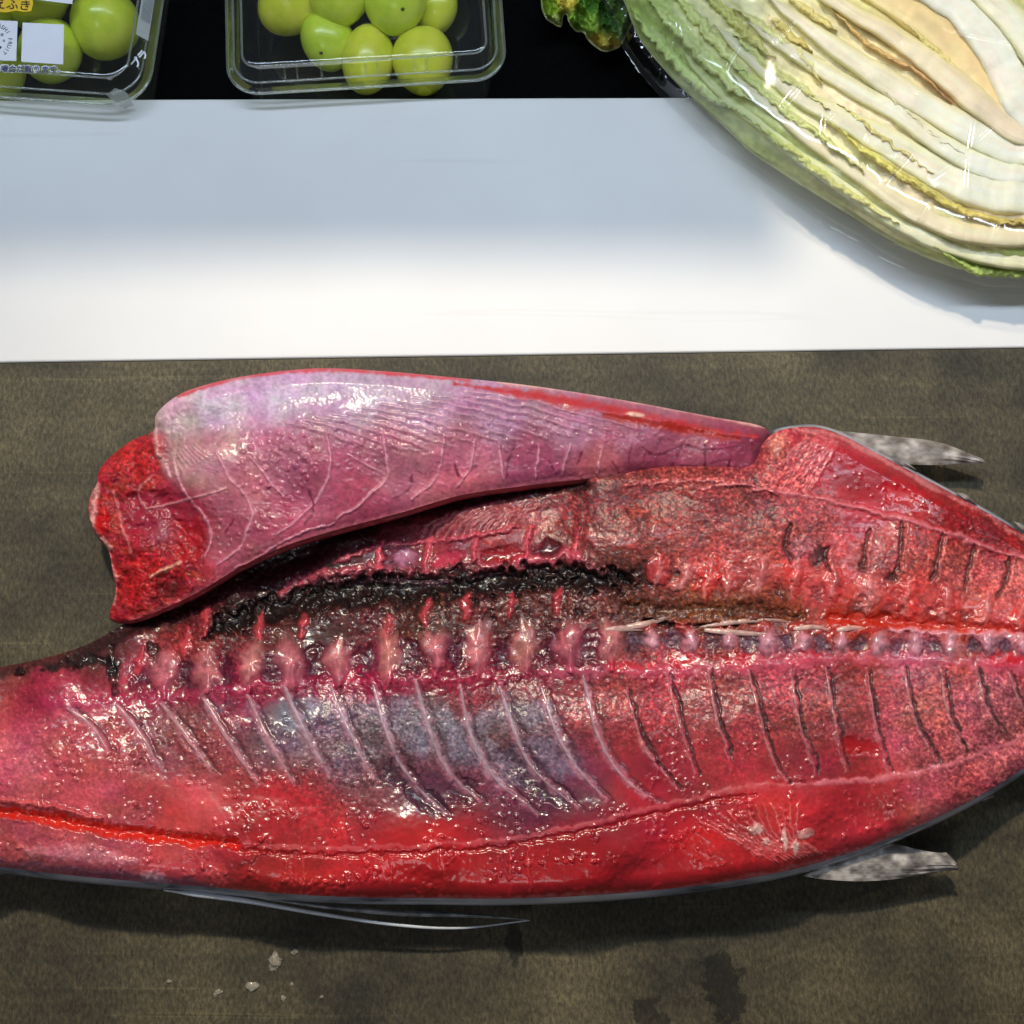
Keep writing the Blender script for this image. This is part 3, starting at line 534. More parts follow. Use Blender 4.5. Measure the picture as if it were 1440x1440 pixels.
# red ragged muscle at the collar end
red = sstep(.0, 1.0, (262 - X + 60 * (fbm(X / 30, Y / 30, 2) - .5)) / 50 + sstep(700, 780, Y) * .8 - sstep(800, 860, Y) * .2) * (X < 330) * sstep(598, 615, Y + (222 - X) * .2)
k = red * (1 - sstep(215, 245, X) * (1 - sstep(640, 720, Y)))
rc = np.stack([172 + 60 * (fbm(X / 12, Y / 10, 1) - .5), 40 + 60 * (fbm(X / 9, Y / 9, 5) - .5), 48 + 60 * (fbm(X / 14, Y / 9, 6) - .5)], -1)
fv.C += (rc - fv.C) * (0.85 * k)[..., None]; fv.G = np.maximum(fv.G, .8 * k); fv.H += k * 2.2 * (fbm(X / 16, Y / 14, 7) - .5) * 2
fv.blob(225, 725, 52, 40, (150, 42, 70), .7, -3, .2, .5, .7, 2, .05); fv.blob(262, 762, 28, 28, (176, 24, 36), .8, -2, .2, .5, .5, 3, .4); fv.blob(200, 812, 34, 40, (184, 34, 40), .8, 1, .2, .5, .6, 4, .9); fv.blob(190, 645, 30, 24, (186, 38, 44), .85, 1, -.5, .5, .5, 5, .9)
fv.blob(240, 828, 30, 14, (86, 18, 24), .7, -2, -.5, .5, .8, 4); fv.blob(232, 752, 26, 20, (170, 120, 134), .5, .5, .3, .5, .8, 2)
fv.stroke([(205, 716), (250, 706), (320, 688)], 4, (226, 170, 170), .8, .8, .7, 1, .3); fv.stroke([(205, 716), (196, 690), (212, 668)], 4, (212, 150, 150), .7, .8, .7, 2, .3); fv.stroke([(160, 690), (172, 740), (185, 778)], 6, (214, 130, 134), .8, 1, .7, 2, .3)
fv.stroke([(212, 812), (232, 800), (256, 790)], 7, (236, 190, 160), .9, 1.4, .6, 2, .3); fv.stroke([(150, 775), (162, 810), (160, 850)], 6, (224, 160, 165), .8, .8, .8, 2, .1)
fv.stroke([(136, 684), (130, 705), (128, 728), (138, 750), (154, 770)], 12, (226, 178, 172), .9, 1.5, .8, 3, .2); fv.blob(144, 735, 11, 21, (206, 22, 26), .95, 2.2, .1, .3, .4, 3, .02)
fv.stroke([(222, 590), (220, 612), (224, 640), (240, 670)], 8, (222, 176, 180), .8, 1.2, .8, 3, .2)
# veins
VE = [[(240, 640), (260, 692), (292, 730), (297, 758), (288, 785)], [(302, 633), (323, 671), (347, 702), (354, 730), (337, 768), (302, 796)], [(458, 605), (465, 647), (455, 688), (434, 716), (389, 754)], [(538, 608), (545, 654), (538, 681), (504, 709), (472, 730)], [(625, 608), (618, 660), (604, 685), (580, 702)], [(667, 619), (660, 660), (639, 688)], [(698, 619), (708, 674)], [(757, 626), (753, 674)], [(802, 626), (790, 671)], [(847, 629), (838, 667)], [(490, 640), (540, 668)], [(400, 700), (350, 640)], [(330, 800), (420, 752), (470, 734)]]
for i, v in enumerate(VE): fv.stroke(v, 5.2 if i < 5 else 4, (226, 160, 178), .8, .9, .7, 1.5, .5, i)
DV = [[(726, 619), (716, 650), (712, 674)], [(889, 626), (882, 654)], [(958, 629), (941, 664)], [(993, 622), (990, 671)], [(434, 690), (440, 720), (428, 740)], [(330, 730), (316, 748)], [(580, 670), (575, 690), (555, 700)], [(640, 650), (646, 672)], [(1030, 640), (1020, 668)], [(905, 630), (925, 640), (960, 628), (993, 632), (1040, 628)], [(1000, 650), (1030, 645)], [(820, 632), (812, 655)], [(860, 650), (872, 668)], [(770, 650), (782, 668)]]
for i, v in enumerate(DV): fv.stroke(v, 3.2, (92, 18, 46), .75, -.08, .7, 2.5, .4, i)
# fine ridges running back from the lining
for k in range(12):
    x = 390 + 24 * k; y = 592 - 4 * k; l = 150 + 9 * k
    P = [(x, y), (x + l * .33, y + 11 + k * .2), (x + l * .66, y + 27 + k * .5), (x + l, y + 46 + k)]
    fv.stroke(P, 5, (212, 160, 172), .45, .45, .8, 2.0, .7, k); fv.stroke([(q[0], q[1] + 5) for q in P], 3.5, (130, 62, 88), .35, -.1, .8, 2, .4, k)
r_ = np.random.default_rng(12)
for k in range(150):   # fibre hatching
    x = r_.uniform(280, 640); y = r_.uniform(620, 740 - (x - 280) * .12); l = r_.uniform(10, 26); a = r_.uniform(-.15, .5)
    fv.stroke([(x, y), (x + l * math.cos(a), y + l * math.sin(a))], 2.0, (130, 54, 84) if k % 2 else (206, 130, 150), .35, .12, .8)
for k in range(9): fv.stroke([(236 + k * 5, 640 - k * 2), (250 + k * 6, 664 - k * 3)], 2.2, (226, 190, 180), .7, .4, .7)
fv.warp(3.0, 24.0, 1.2, 6.0, 3)
hf = fbm(fv.X / 3.4, fv.Y / 3, 2, 2) - .5; fv.C *= (1 + (.2 + .6 * fv.G[..., None]) * hf[..., None]); fv.H += (.1 + .5 * fv.G) * hf
# red cut rim along the back of the wall, pale skin edge
fv.stroke([(640, 540), (720, 551), (800, 564), (900, 586), (1000, 606), (1070, 616)], 19, (190, 46, 50), .85, .3, .9, 6, .92, 2, .2); fv.stroke([(850, 584), (940, 600), (1040, 618)], 13, (172, 40, 24), .7, -.3, .8, 4, .4, 3)
fv.stroke([(700, 537), (800, 548), (900, 565), (1000, 584), (1075, 600)], 8, (232, 176, 168), .9, .8, .8, 2, .2); fv.stroke([(250, 556), (330, 532), (445, 519), (560, 525), (660, 534)], 9, (206, 58, 70), .9, .4, .8, 3, .4); fv.blob(893, 583, 14, 4, (240, 214, 190), .9, .6, .15)
fv.stroke([(180, 874), (280, 834), (400, 770), (560, 724), (740, 685), (870, 671), (1040, 672)], 12, (202, 112, 122), .55, .5, .9, 4, .1)
beads(fv, 150, (335, 605, 450, 700), lambda x, y: .8, 1.6, 3.4, .5, 1.1, 8); beads(fv, 160, (210, 570, 260, 650), lambda x, y: .5, 1.6, 3, .4, .9, 9); beads(fv, 420, (440, 590, 1060, 670), lambda x, y: .5, 1.4, 2.8, .3, .7, 10); beads(fv, 160, (290, 690, 420, 780), lambda x, y: .4, 1.4, 2.8, .4, .8, 11); beads(fv, 200, (150, 620, 290, 850), lambda x, y: .5, 1.4, 2.8, .4, .8, 12)
def h_flap(x, y, d):
    h = fv.samp(fv.H, x, y); e = np.clip(1 - d / 22.0, 0, 1); top = sstep(720, 600, y)
    return np.maximum(h - e * e * (2.5 + 5.0 * top), 3.0)
flap, PF = sheet('belly_wall', OUT_FLAP, fv, h_flap, 1.3, M_flap, fish)
M_rim = plain('cut_rim', (150, 50, 58), 0.35, 0.7, 0.3, 200)
skirt('cut_edge', PF, h_flap, [(-1.0, .99), (0.4, .94), (1.0, .85), (0.2, .72), (-4, .55), (-10, .3), (-16, .1)], M_rim, flap)
# ---- ribs, vertebra stumps, clots, splinters as pieces of their own
M_bone = plain('wet_bone', (206, 150, 162), 0.3, 0.8, 0.2, 160, sss=0.2); M_gbone = plain('grey_bone', (176, 158, 170), 0.3, 0.8, 0.25, 160, sss=0.15)
M_clot = plain('dark_clot', (30, 10, 11), 0.4, 0.4, 0.5, 400, bumpd=0.0016); M_white = plain('white_fat', (226, 200, 192), 0.4, 0.5, 0.12, 120, sss=0.2); M_red = plain('red_muscle', (188, 40, 44), 0.35, 0.8, 0.3, 260, sss=0.15)
def hb(x, y):
    x = np.asarray(x, float); y = np.asarray(y, float); return h_body(x, y, np.full(x.shape, 99.0))
def blend(x, y, col, k, seed):
    c0 = cv.samp(cv.C, x, y); n_ = (1 + .5 * (fbm(x / 7, y / 7, seed, 3) - .5))[:, None]
    return lin(np.clip((c0 * (1 - k) + np.array(col, float) * k) * n_, 0, 255))
def strand(name, path, w, col, k, seed, sink=.5, flat=.45, parent=fish, ends=None):
    q = resample(catmull(path, 8), 3); n = len(q); t = np.linspace(0, 1, n); sides = 7
    q = q + np.stack([3.0 * (fbm(q[:, 1] / 26, q[:, 0] / 60, seed, 3) - .5), 0 * t], 1)
    T = np.gradient(q, axis=0); T /= np.linalg.norm(T, axis=1)[:, None]; Nn = np.stack([-T[:, 1], T[:, 0]], 1)
    ww = w * (.18 + .82 * np.sin(np.pi * np.clip(t * .9 + .08, 0, 1)) ** .7) * (1.15 - .45 * t) * (.55 + .9 * fbm(q[:, 1] / 9, t * 0 + seed, seed, 3))
    z = hb(q[:, 0], q[:, 1])
    for _ in range(4): z = np.convolve(np.pad(z, 1, 'edge'), [.25, .5, .25], 'valid')
    V = []; Cc = []
    for j in range(sides):
        a_ = 2 * math.pi * j / sides; p_ = q + Nn * (math.cos(a_) * ww / 2)[:, None]
        V.append(unproj(p_[:, 0], p_[:, 1], (z + (math.sin(a_) * flat - sink * flat) * ww / 2 / 3.05 * (1 - .8 * t ** 3)) / 1000)); Cc.append(blend(p_[:, 0], p_[:, 1], col, k * (1 - .5 * t[:, None] ** 2), seed + j))
    V = np.stack(V, 1).reshape(-1, 3); Cc = np.stack(Cc, 1).reshape(-1, 3)
    F = [(i * sides + j, i * sides + (j + 1) % sides, (i + 1) * sides + (j + 1) % sides, (i + 1) * sides + j) for i in range(n - 1) for j in range(sides)]
    return mesh_obj(name, V, F + [tuple(range(sides))[::-1], tuple(range((n - 1) * sides, n * sides))], M_flesh, parent, True, Cc, np.full(len(V), .25))
def patch(name, x, y, rx, ry, col, k, rise, seed, spike=0.0, rag=1.3, parent=fish):
    """a low ragged piece lying in the surface, its rim sunk into the flesh"""
    nr, na = 9, 40; th = np.linspace(0, 2 * math.pi, na, endpoint=False)
    R = 1 + rag * (fbm(1.6 * np.cos(th) + seed * 2.3 + 20, 1.6 * np.sin(th) + 20, seed, 3) - .5) + spike * np.exp(-((th - 1.5 * math.pi - .45 * (((seed * 7) % 5) / 2 - 1)) / (.2 + .05 * (seed % 4))) ** 2) + .7 * spike * np.exp(-((th - .5 * math.pi - .3 * ((seed % 3) - 1)) / .35) ** 2)
    rr = np.linspace(0, 1, nr)[1:, None]; gx = x + np.concatenate([[0], (rr * R * np.cos(th) * rx).ravel()]); gy = y + np.concatenate([[0], (rr * R * np.sin(th) * ry).ravel()])
    q = np.concatenate([[0], np.repeat(rr.ravel(), na)])
    z = hb(gx, gy) + rise * (1 - q ** 2) * (.5 + 1.0 * fbm(gx / 6, gy / 6, seed, 3)) - .25 * q ** 6
    V = unproj(gx, gy, z / 1000); Cc = blend(gx, gy, col, (k * (1 - q ** 3) * (.6 + .7 * fbm(gx / 9, gy / 9, seed + 3, 3)))[:, None], seed)
    F = [(0, 1 + (j + 1) % na, 1 + j) for j in range(na)]
    F += [(1 + i_ * na + j, 1 + i_ * na + (j + 1) % na, 1 + (i_ + 1) * na + (j + 1) % na, 1 + (i_ + 1) * na + j) for i_ in range(nr - 2) for j in range(na)]
    return mesh_obj(name, V, F, M_flesh, parent, True, Cc, cv.samp(cv.G, gx, gy) * .6 + .2)
for i, r in enumerate(RIBS):
    if i < 13: strand('rib', r, 8.5 if i < 6 else 7.0, (216, 166, 174) if i < 5 else (198, 180, 194), .6, i, .45, .3)
    else: strand('rib', [(x - 6, y) for x, y in r], 4.5, (206, 142, 144), .55, i, .45, .3)
def lump(name, x, y, rx, ry, rz, lift, mat, parent, rot=0.0, seed=0, amp=.3, hf=hb, sub=3, col=None, kc=.6):
    bm = bmesh.new(); bmesh.ops.create_icosphere(bm, subdivisions=sub, radius=1.0)
    c = unproj(x, y, float(hf(np.array([x]), np.array([y]))[0]) / 1000 + lift); s = 1 / 3050.0
    ca, sa = math.cos(rot), math.sin(rot); V = []
    for v in bm.verts:
        a, b_, g = v.co; f = 1 + amp * (2 * fbm(np.array(a * 1.6 + seed * 3.1 + 50), np.array(b_ * 1.6 + g * 1.3 + 50), seed, 3) - 1)
        a, b_, g = a * rx * s * f, b_ * ry * s * f, g * rz * f; V.append((c[0] + a * ca - b_ * sa, c[1] + a * sa + b_ * ca, c[2] + g))
    F = [[v.index for v in f.verts] for f in bm.faces]; bm.free()
    if col is None: return mesh_obj(name, V, F, mat, parent)
    V = np.array(V); gx = x + (V[:, 0] - c[0]) / s; gy = y - (V[:, 1] - c[1]) / s
    V[:, 2] += (hb(gx, gy) - float(hb(np.array([x]), np.array([y]))[0])) / 1000 * .8
    return mesh_obj(name, V, F, M_flesh, parent, True, blend(gx, gy, col, kc, seed), np.full(len(V), .5))
M_vert = plain('vertebra', (190, 96, 112), 0.32, 0.8, 0.3, 240, sss=0.2, bumpd=0.0006); M_vert2 = plain('tail_vertebra', (196, 138, 156), 0.3, 0.8, 0.3, 240, sss=0.2, bumpd=0.0006)
for i, x in enumerate(vx):
    y = float(np.interp(x, [230, 420, 620, 860, 1000, 1200, 1440], [938, 926, 908, 898, 898, 902, 906]))
    if x < 900: patch('vertebra', x + 3 * ((i * 7) % 3 - 1), y + 4, 21 + (i * 3) % 5, 29 + (i * 5) % 9, (212, 128 + 12 * (i % 3), 138), .65, .6, i, spike=.2 + .2 * (i % 3))
    else: patch('vertebra', x + 2 * ((i * 7) % 3 - 1), y + 3, 14 + i % 4, 18 + i % 5, (210, 156, 172), .6, .5, i, spike=.2)
for i, (x, y, rx, ry) in enumerate([(322, 880, 18, 10), (352, 866, 15, 10), (386, 858, 18, 11), (418, 846, 14, 10), (452, 842, 20, 10), (490, 834, 18, 10), (528, 832, 17, 10), (566, 828, 18, 10), (606, 826, 20, 10), (646, 826, 17, 10), (684, 820, 18, 11), (722, 818, 18, 10), (760, 818, 17, 10), (796, 814, 17, 11), (832, 814, 15, 12), (160, 945, 8, 17), (28, 944, 11, 8)]):
    patch('blood_clot', x, y + 6 * ((i * 7) % 3 - 1), rx * (.8 + .6 * ((i * 5) % 4) / 3), ry * (.8 + .8 * ((i * 3) % 4) / 3), (22, 9, 10), .9, .9, i, spike=.3, rag=1.2)
for i, p in enumerate([[(985, 882), (1030, 875), (1090, 872), (1112, 876)], [(990, 886), (1040, 890), (1095, 893)], [(1115, 884), (1150, 882), (1168, 888)], [(1176, 886), (1200, 883), (1220, 884)], [(880, 882), (905, 878), (940, 868)], [(850, 886), (880, 884), (905, 886)]]):
    q = resample(catmull(p, 6), 5); t = np.linspace(0, 1, len(q)); z = hb(q[:, 0], q[:, 1]) / 1000 + .0006
    strand('bone_splinter', p, 9, (232, 200, 190), .9, i, -.3, .5)
for i, (x, y, rx, ry, mt) in enumerate([(1063, 1166, 10, 8, M_white), (1078, 1182, 6, 5, M_white), (1131, 1173, 13, 7, M_white), (1104, 1182, 5, 11, M_white), (1118, 1190, 6, 9, M_white), (292, 868, 7, 17, M_red), (546, 884, 9, 14, M_red), (366, 878, 7, 14, M_red), (430, 878, 7, 12, M_red), (1068, 800, 11, 14, M_red), (1120, 806, 9, 14, M_red), (1176, 817, 9, 13, M_red)]):
    patch('fat_scrap' if mt is M_white else 'muscle_tag', x, y, rx * 1.2, ry * 1.2, (232, 204, 198) if mt is M_white else (200, 84, 88), .85 if mt is M_white else .5, .6 if mt is M_white else .6, i, spike=.4, rag=1.4)
# ---- fins
m, nt, b, N, L = nmat('fin_membrane')
a = N.new('ShaderNodeAttribute'); a.attribute_name = 'Col'; L.new(a.outputs[0], b.inputs['Base Color']); setp(b, Roughness=0.3); b.inputs['Coat Weight'].default_value = 0.5
nz = noise_node(N, L, 90, 3); ra = ramp(N, L, nz.outputs['Fac'], [(0.35, (.55, .55, .55)), (0.65, (.95, .95, .95))]); L.new(ra.outputs[0], b.inputs['Alpha'])
M_fin = m
def fin(name, base, tip_top, tip_bot, z0, z1, col0, col1, rays=16, thick=.0007, seed=0, ragged=0.0):
    """fan of rays: leading edge curve, trailing edge curve; both start at the base"""
    A = resample(catmull(tip_top, 8), 4); B = resample(catmull(tip_bot, 8), 4); n = 60
    A = np.stack([np.interp(np.linspace(0, 1, n), np.linspace(0, 1, len(A)), A[:, k]) for k in (0, 1)], 1); B = np.stack([np.interp(np.linspace(0, 1, n), np.linspace(0, 1, len(B)), B[:, k]) for k in (0, 1)], 1)
    m_ = rays * 4 + 1; V = []; Cc = []
    for side in (1, -1):
        for j in range(m_):
            t = j / (m_ - 1); q = A * (1 - t) + B * t
            ray = 0.5 + 0.5 * math.cos(2 * math.pi * rays * t)
            s = np.linspace(0, 1, n); q = q + ragged * s[:, None] ** 6 * (vnoise(np.array(j * .37), np.array(seed + .5), seed) - .5)
            z = z0 + (z1 - z0) * s + .0035 * np.sin(np.pi * t) * s + side * (thick / 2 + .00012 * ray) * (1 - .6 * s)
            V.append(unproj(q[:, 0], q[:, 1], z))
            g = (fbm(q[:, 0] / 12, q[:, 1] / 9, seed) - .5) * 1.6; f = np.clip(.5 + 1.3 * g + .10 * (ray - .5), 0, 1)[:, None]
            Cc.append(lin(np.array(col0) * (1 - f) + np.array(col1) * f))
    V = np.concatenate(V); Cc = np.concatenate(Cc); F = []; o2 = m_ * n
    for j in range(m_ - 1):
        for i in range(n - 1):
            p0 = j * n + i; F.append((p0, p0 + n, p0 + n + 1, p0 + 1)); F.append((o2 + p0, o2 + p0 + 1, o2 + p0 + n + 1, o2 + p0 + n))
    for j in (0, m_ - 1):
        for i in range(n - 1): p0 = j * n + i; F.append((p0, p0 + 1, o2 + p0 + 1, o2 + p0))
    for i in (0, n - 1):
        for j in range(m_ - 1): p0 = j * n + i; F.append((p0, p0 + n, o2 + p0 + n, o2 + p0))
    return mesh_obj(name, V, F, M_fin, fish, True, Cc)
fin('anal_fin', None, [(1190, 1205), (1225, 1190), (1252, 1186), (1290, 1195), (1340, 1208)], [(1128, 1232), (1165, 1237), (1220, 1239), (1290, 1232), (1338, 1214)], .020, .012, (104, 98, 96), (222, 216, 210), 24, seed=2, ragged=26)
fin('dorsal_fin', None, [(1150, 604), (1190, 607), (1250, 613), (1320, 622), (1382, 646)], [(1215, 632), (1250, 646), (1285, 653), (1330, 653), (1378, 650)], .016, .010, (120, 110, 104), (216, 208, 200), 22, seed=3, ragged=10)
fin('pectoral_fin', None, [(330, 1256), (450, 1272), (560, 1280), (660, 1284), (742, 1292)], [(330, 1258), (450, 1277), (560, 1288), (650, 1290), (744, 1294)], .022, .010, (120, 124, 130), (196, 198, 202), 6, seed=4, ragged=2)
q = resample(catmull([(230, 1252), (340, 1266), (450, 1285), (560, 1301), (650, 1305), (745, 1294)], 8), 6); t = np.linspace(0, 1, len(q))
tube('fin_spine', unproj(q[:, 0], q[:, 1], .023 - .013 * t), .0013 * (1 - .75 * t) * np.clip(t * 12, .3, 1), plain('fin_spine_white', (206, 212, 220), .3, .5), fish, 8, .7)
for i, (x, y, l, a) in enumerate([(1255, 645, 40, .55), (1345, 694, 34, .6), (1425, 735, 34, .65), (1372, 1122, 26, -.3), (1300, 1154, 24, -.3)]):
    up = -1 if y < 900 else 1; c_, s_ = math.cos(a), math.sin(a)
    fin('finlet', None, [(x, y + up * 2), (x + l * .5 * c_, y + l * .5 * s_ + up * 8), (x + l * c_, y + l * s_ + up * 5)], [(x + 14 * c_, y + 14 * s_), (x + l * .6 * c_, y + l * .6 * s_ + up * 2), (x + l * c_, y + l * s_ + up * 4)], .018, .014, (130, 122, 118), (206, 200, 196), 5, seed=i, ragged=5)
settle(fish)
# ---- scraps left on the board
M_scrap = plain('dried_scrap', (138, 132, 116), .5, .3, .25, 500)
hz = lambda x, y: np.zeros(1)
GR = 'pale scraps stuck to the dark board'
for i, (x, y, rx, ry, lb) in enumerate([(386, 1352, 12, 17, 'largest pale grey scrap stuck to the dark board below the fish'), (414, 1338, 6, 4, None), (354, 1388, 12, 7, None), (306, 1396, 8, 5, None), (398, 1405, 5, 6, None), (238, 1380, 4, 3, None), (452, 1402, 3, 3, None), (410, 1384, 3, 3, None)]):
    o = lump('fish_scrap', x, y, rx * .75, ry * .75, .0004, 0, M_scrap, None, .2, i, .9, hz, 3)
    tag(o, lb or 'tiny pale fleck of fish scrap on the dark board below the fish', 'scrap', GR)
# ------------------------------------------------------------------ the wrapped cabbage half
ZB = -0.0015
cab = thing('napa_cabbage', 'halved pale napa cabbage under clear film, cut face up', 'cabbage')
m, nt, b, N, L = nmat('cabbage_leaf')
a = N.new('ShaderNodeAttribute'); a.attribute_name = 'Col'
n = noise_node(N, L, 120, 4, 0.6); r = ramp(N, L, n.outputs['Fac'], [(0.3, (.90, .92, .86)), (0.7, (1.06, 1.05, 1.04))])
mx = N.new('ShaderNodeMix'); mx.data_type = 'RGBA'; mx.blend_type = 'MULTIPLY'; mx.inputs[0].default_value = 1; L.new(a.outputs[0], mx.inputs[6]); L.new(r.outputs[0], mx.inputs[7]); L.new(mx.outputs[2], b.inputs['Base Color'])
setp(b, Roughness=0.45); b.inputs['Subsurface Weight'].default_value = 0.25; b.inputs['Subsurface Radius'].default_value = (1, .9, .4); b.inputs['Subsurface Scale'].default_value = 0.004
n2 = noise_node(N, L, 300, 3); bump(N, L, n2.outputs['Fac'], b, 0.3, 0.0008)
M_leaf = m
OUT_CAB = [(850, -60), (878, 0), (900, 52), (938, 100), (972, 134), (1012, 168), (1055, 208), (1115, 246), (1190, 292), (1260, 336), (1330, 366), (1390, 381), (1450, 386), (1530, 376), (1610, 335), (1665, 260), (1680, 160), (1640, 40), (1560, -60), (1400, -130), (1200, -165), (1000, -150), (890, -120)]
kv = Canvas(800, -210, 1720, 420)
kv.idw([(890, 10, (150, 178, 76)), (930, 70, (160, 184, 90)), (960, 100, (176, 196, 112)), (1000, 30, (222, 216, 160)), (1000, 140, (166, 190, 100)), (1060, 200, (190, 206, 124)), (1150, 262, (206, 214, 142)), (1240, 315, (220, 220, 156)), (1320, 355, (176, 194, 94)), (1430, 380, (150, 172, 70)), (1060, 90, (220, 214, 150)), (1100, 60, (232, 216, 168)), (1200, 150, (234, 214, 180)), (1300, 250, (236, 212, 176)), (1400, 300, (236, 210, 176)), (1300, 60, (212, 192, 128)), (1400, 150, (222, 176, 112)), (1500, 200, (228, 200, 160)), (1200, -60, (200, 196, 120)), (1420, 20, (196, 194, 110)), (1600, 150, (230, 210, 180))], 2.2, 'C', 500)
X, Y = kv.X, kv.Y
ang = math.radians(33); UU = (X - 1000) * math.cos(ang) + Y * math.sin(ang); VV = -(X - 1000) * math.sin(ang) + Y * math.cos(ang)
kv.C = kv.C * .75 + np.array([244., 234., 200.]) * .25
kv.C *= (1 + .3 * (fbm(UU / 46, VV / 9, 2) - .5) + .25 * (fbm(X / 8, Y / 8, 5) - .5))[..., None]
kv.H = 30 + 5 * (fbm(UU / 90, VV / 40, 3) - .5) + 1.6 * (fbm(UU / 60, VV / 10, 6) - .5) - sstep(1150, 880, X) * 10
def h_cab(x, y, d):
    h = kv.samp(kv.H, x, y); e = np.clip(1 - d / 70.0, 0, 1); return np.maximum(h - 14 * e ** 2.0, 6)
face, PC = sheet('inner_leaves', OUT_CAB, kv, h_cab, 2.2, M_leaf, cab, 1.15)
M_outer = plain('outer_leaf_green', (208, 216, 156), .45, .1, .35, 40, sss=.1, bumpd=.002)
skirt('outer_leaf', PC, h_cab, [(-1.5, .99), (0.2, .88), (-1.0, .65), (-5, .4), (-12, .18), (-20, .03)], M_outer, cab, None, ZB)
PCs = PC
def hc(x, y):
    d, _, _, _ = dist_poly(x, y, PCs, True); d = np.where(inside(x, y, PCs), d, 0); return h_cab(x, y, d)
def zc(P): return np.array([(740 + .486 * a_, .486 * b_) for a_, b_ in P])
def ribbon(name, path, w, arch, lift, ca, cb, wob=0.0, vert=0.0, freq=14.0, seed=0, nu=13, step=2.4, ends=.06, taper=.05, streak=.25, edge=None):
    """a leaf cut lengthwise: a long slab with a rounded top, waving sideways where it frills"""
    q = resample(catmull(path, 8), step); n = len(q); T = np.gradient(q, axis=0); T /= np.linalg.norm(T, axis=1)[:, None]; Nn = np.stack([-T[:, 1], T[:, 0]], 1); t = np.linspace(0, 1, n); s = np.arange(n) * step
    ww = (w if np.isscalar(w) else np.interp(t, np.linspace(0, 1, len(w)), w)) * np.clip(np.minimum(t, 1 - t) / taper, ends, 1) * (1 + .30 * (fbm(s / 70, s * 0 + seed + .3, seed) - .5))
    off = wob * 2 * (fbm(s / freq, s * 0 + seed + 7.7, seed + 1, 3) - .5); us = np.linspace(-1, 1, nu); V = []; C = []
    hb0 = hc(q[:, 0], q[:, 1])
    for u in us:
        p_ = q + Nn * (u * ww / 2 + off + wob * .8 * (fbm(s / freq * 1.7, s * 0 + u * .9 + 3, seed + 2, 2) - .5))[:, None]
        z = hb0 + lift + arch * (1 - abs(u) ** 3.0) - 2.5 * (abs(u) == 1) + vert * 2 * (fbm(s / freq * 1.3 + 4, s * 0 + u * 1.4 + seed, seed + 3, 3) - .5)
        V.append(unproj(p_[:, 0], p_[:, 1], z / 1000))
        k = np.clip(t * 1.1 + .5 * (fbm(s / 30, s * 0 + seed, seed) - .5), 0, 1)[:, None]
        c_ = np.array(ca) * (1 - k) + np.array(cb) * k
        c_ = c_ * (1 + streak * (fbm(s / 60, s * 0 + u * 4 + seed, seed + 4, 3) - .5))[:, None]
        if edge is not None: e_ = abs(u) ** 3 * np.clip(1.25 - t * .8, 0, 1)[:, None] * .8; c_ = c_ * (1 - e_) + np.array(edge) * e_
        c_ = c_ * .78 + np.array([246., 236., 208.]) * .22
        C.append(np.clip(lin(np.clip(c_, 0, 255)) * 1.15, 0, .93))
    V = np.concatenate(V); C = np.concatenate(C); F = []
    i = np.arange(n - 1)
    for j in range(nu - 1): F.append(np.stack([j * n + i, j * n + i + 1, (j + 1) * n + i + 1, (j + 1) * n + i], 1))
    return mesh_obj(name, V, np.concatenate(F), M_leaf, cab, True, C)
PK = (252, 238, 226); PW = (252, 242, 232); GE = (206, 208, 130)
STR = [([(440, 130), (560, 262), (700, 372), (830, 474), (960, 566), (1100, 655), (1250, 722), (1440, 752), (1640, 730)], [10, 18, 20, 20, 22, 24, 24], (196, 208, 136), (240, 232, 200), 2.5, 0.0, (190, 202, 120)),
       ([(600, 215), (740, 330), (860, 425), (1000, 525), (1130, 613), (1260, 668), (1440, 684), (1640, 650)], [14, 22, 25, 26, 27, 27], (222, 214, 180), (240, 214, 180), 3.5, .5, (196, 196, 110)),
       ([(540, 70), (680, 190), (800, 285), (930, 352), (1060, 422), (1180, 492), (1300, 545), (1440, 565), (1640, 540)], [12, 20, 26, 34, 42, 50, 52], (212, 206, 170), PK, 3.5, 1.0, GE),
       ([(640, 60), (760, 140), (880, 215), (990, 280), (1100, 345), (1200, 415), (1310, 475), (1440, 502), (1640, 470)], [12, 20, 22, 26, 28, 28], (216, 208, 176), PW, 3.5, 1.6, GE),
       ([(700, -10), (810, 75), (910, 148), (1020, 222), (1130, 292), (1240, 355), (1340, 408), (1440, 436), (1640, 400)], [14, 22, 30, 36, 40, 42], (220, 208, 180), PK, 4, 2.0, GE),
       ([(830, -40), (930, 30), (1040, 90), (1140, 160), (1240, 240), (1330, 318), (1440, 388), (1600, 400)], [16, 22, 28, 32, 30, 26], (222, 206, 172), (232, 208, 182), 4, 2.4, (206, 196, 110)),
       ([(950, -60), (1080, 10), (1190, 80), (1280, 165), (1350, 250), (1440, 335), (1560, 380)], [30, 40, 48, 50, 46, 40], (222, 196, 134), (226, 184, 126), 3, 1.4, (226, 206, 110)),
       ([(1090, -60), (1190, -5), (1270, 45), (1335, 120), (1390, 215), (1450, 320), (1520, 380)], [26, 34, 40, 44, 46, 40], (238, 226, 218), (238, 224, 214), 6, 3.4, None),
       ([(1270, -80), (1340, 0), (1400, 60), (1460, 130), (1540, 240)], [30, 36, 40, 44], (232, 222, 200), (238, 226, 214), 5, 3.8, (200, 200, 120))]
for i, (p_, w_, ca, cb, ar, lf, ed) in enumerate(STR): ribbon('leaf_rib', zc(p_), [1.25 * q_ for q_ in w_], ar * .5, lf, ca, cb, 3.0, .2, 60, i, edge=ed)
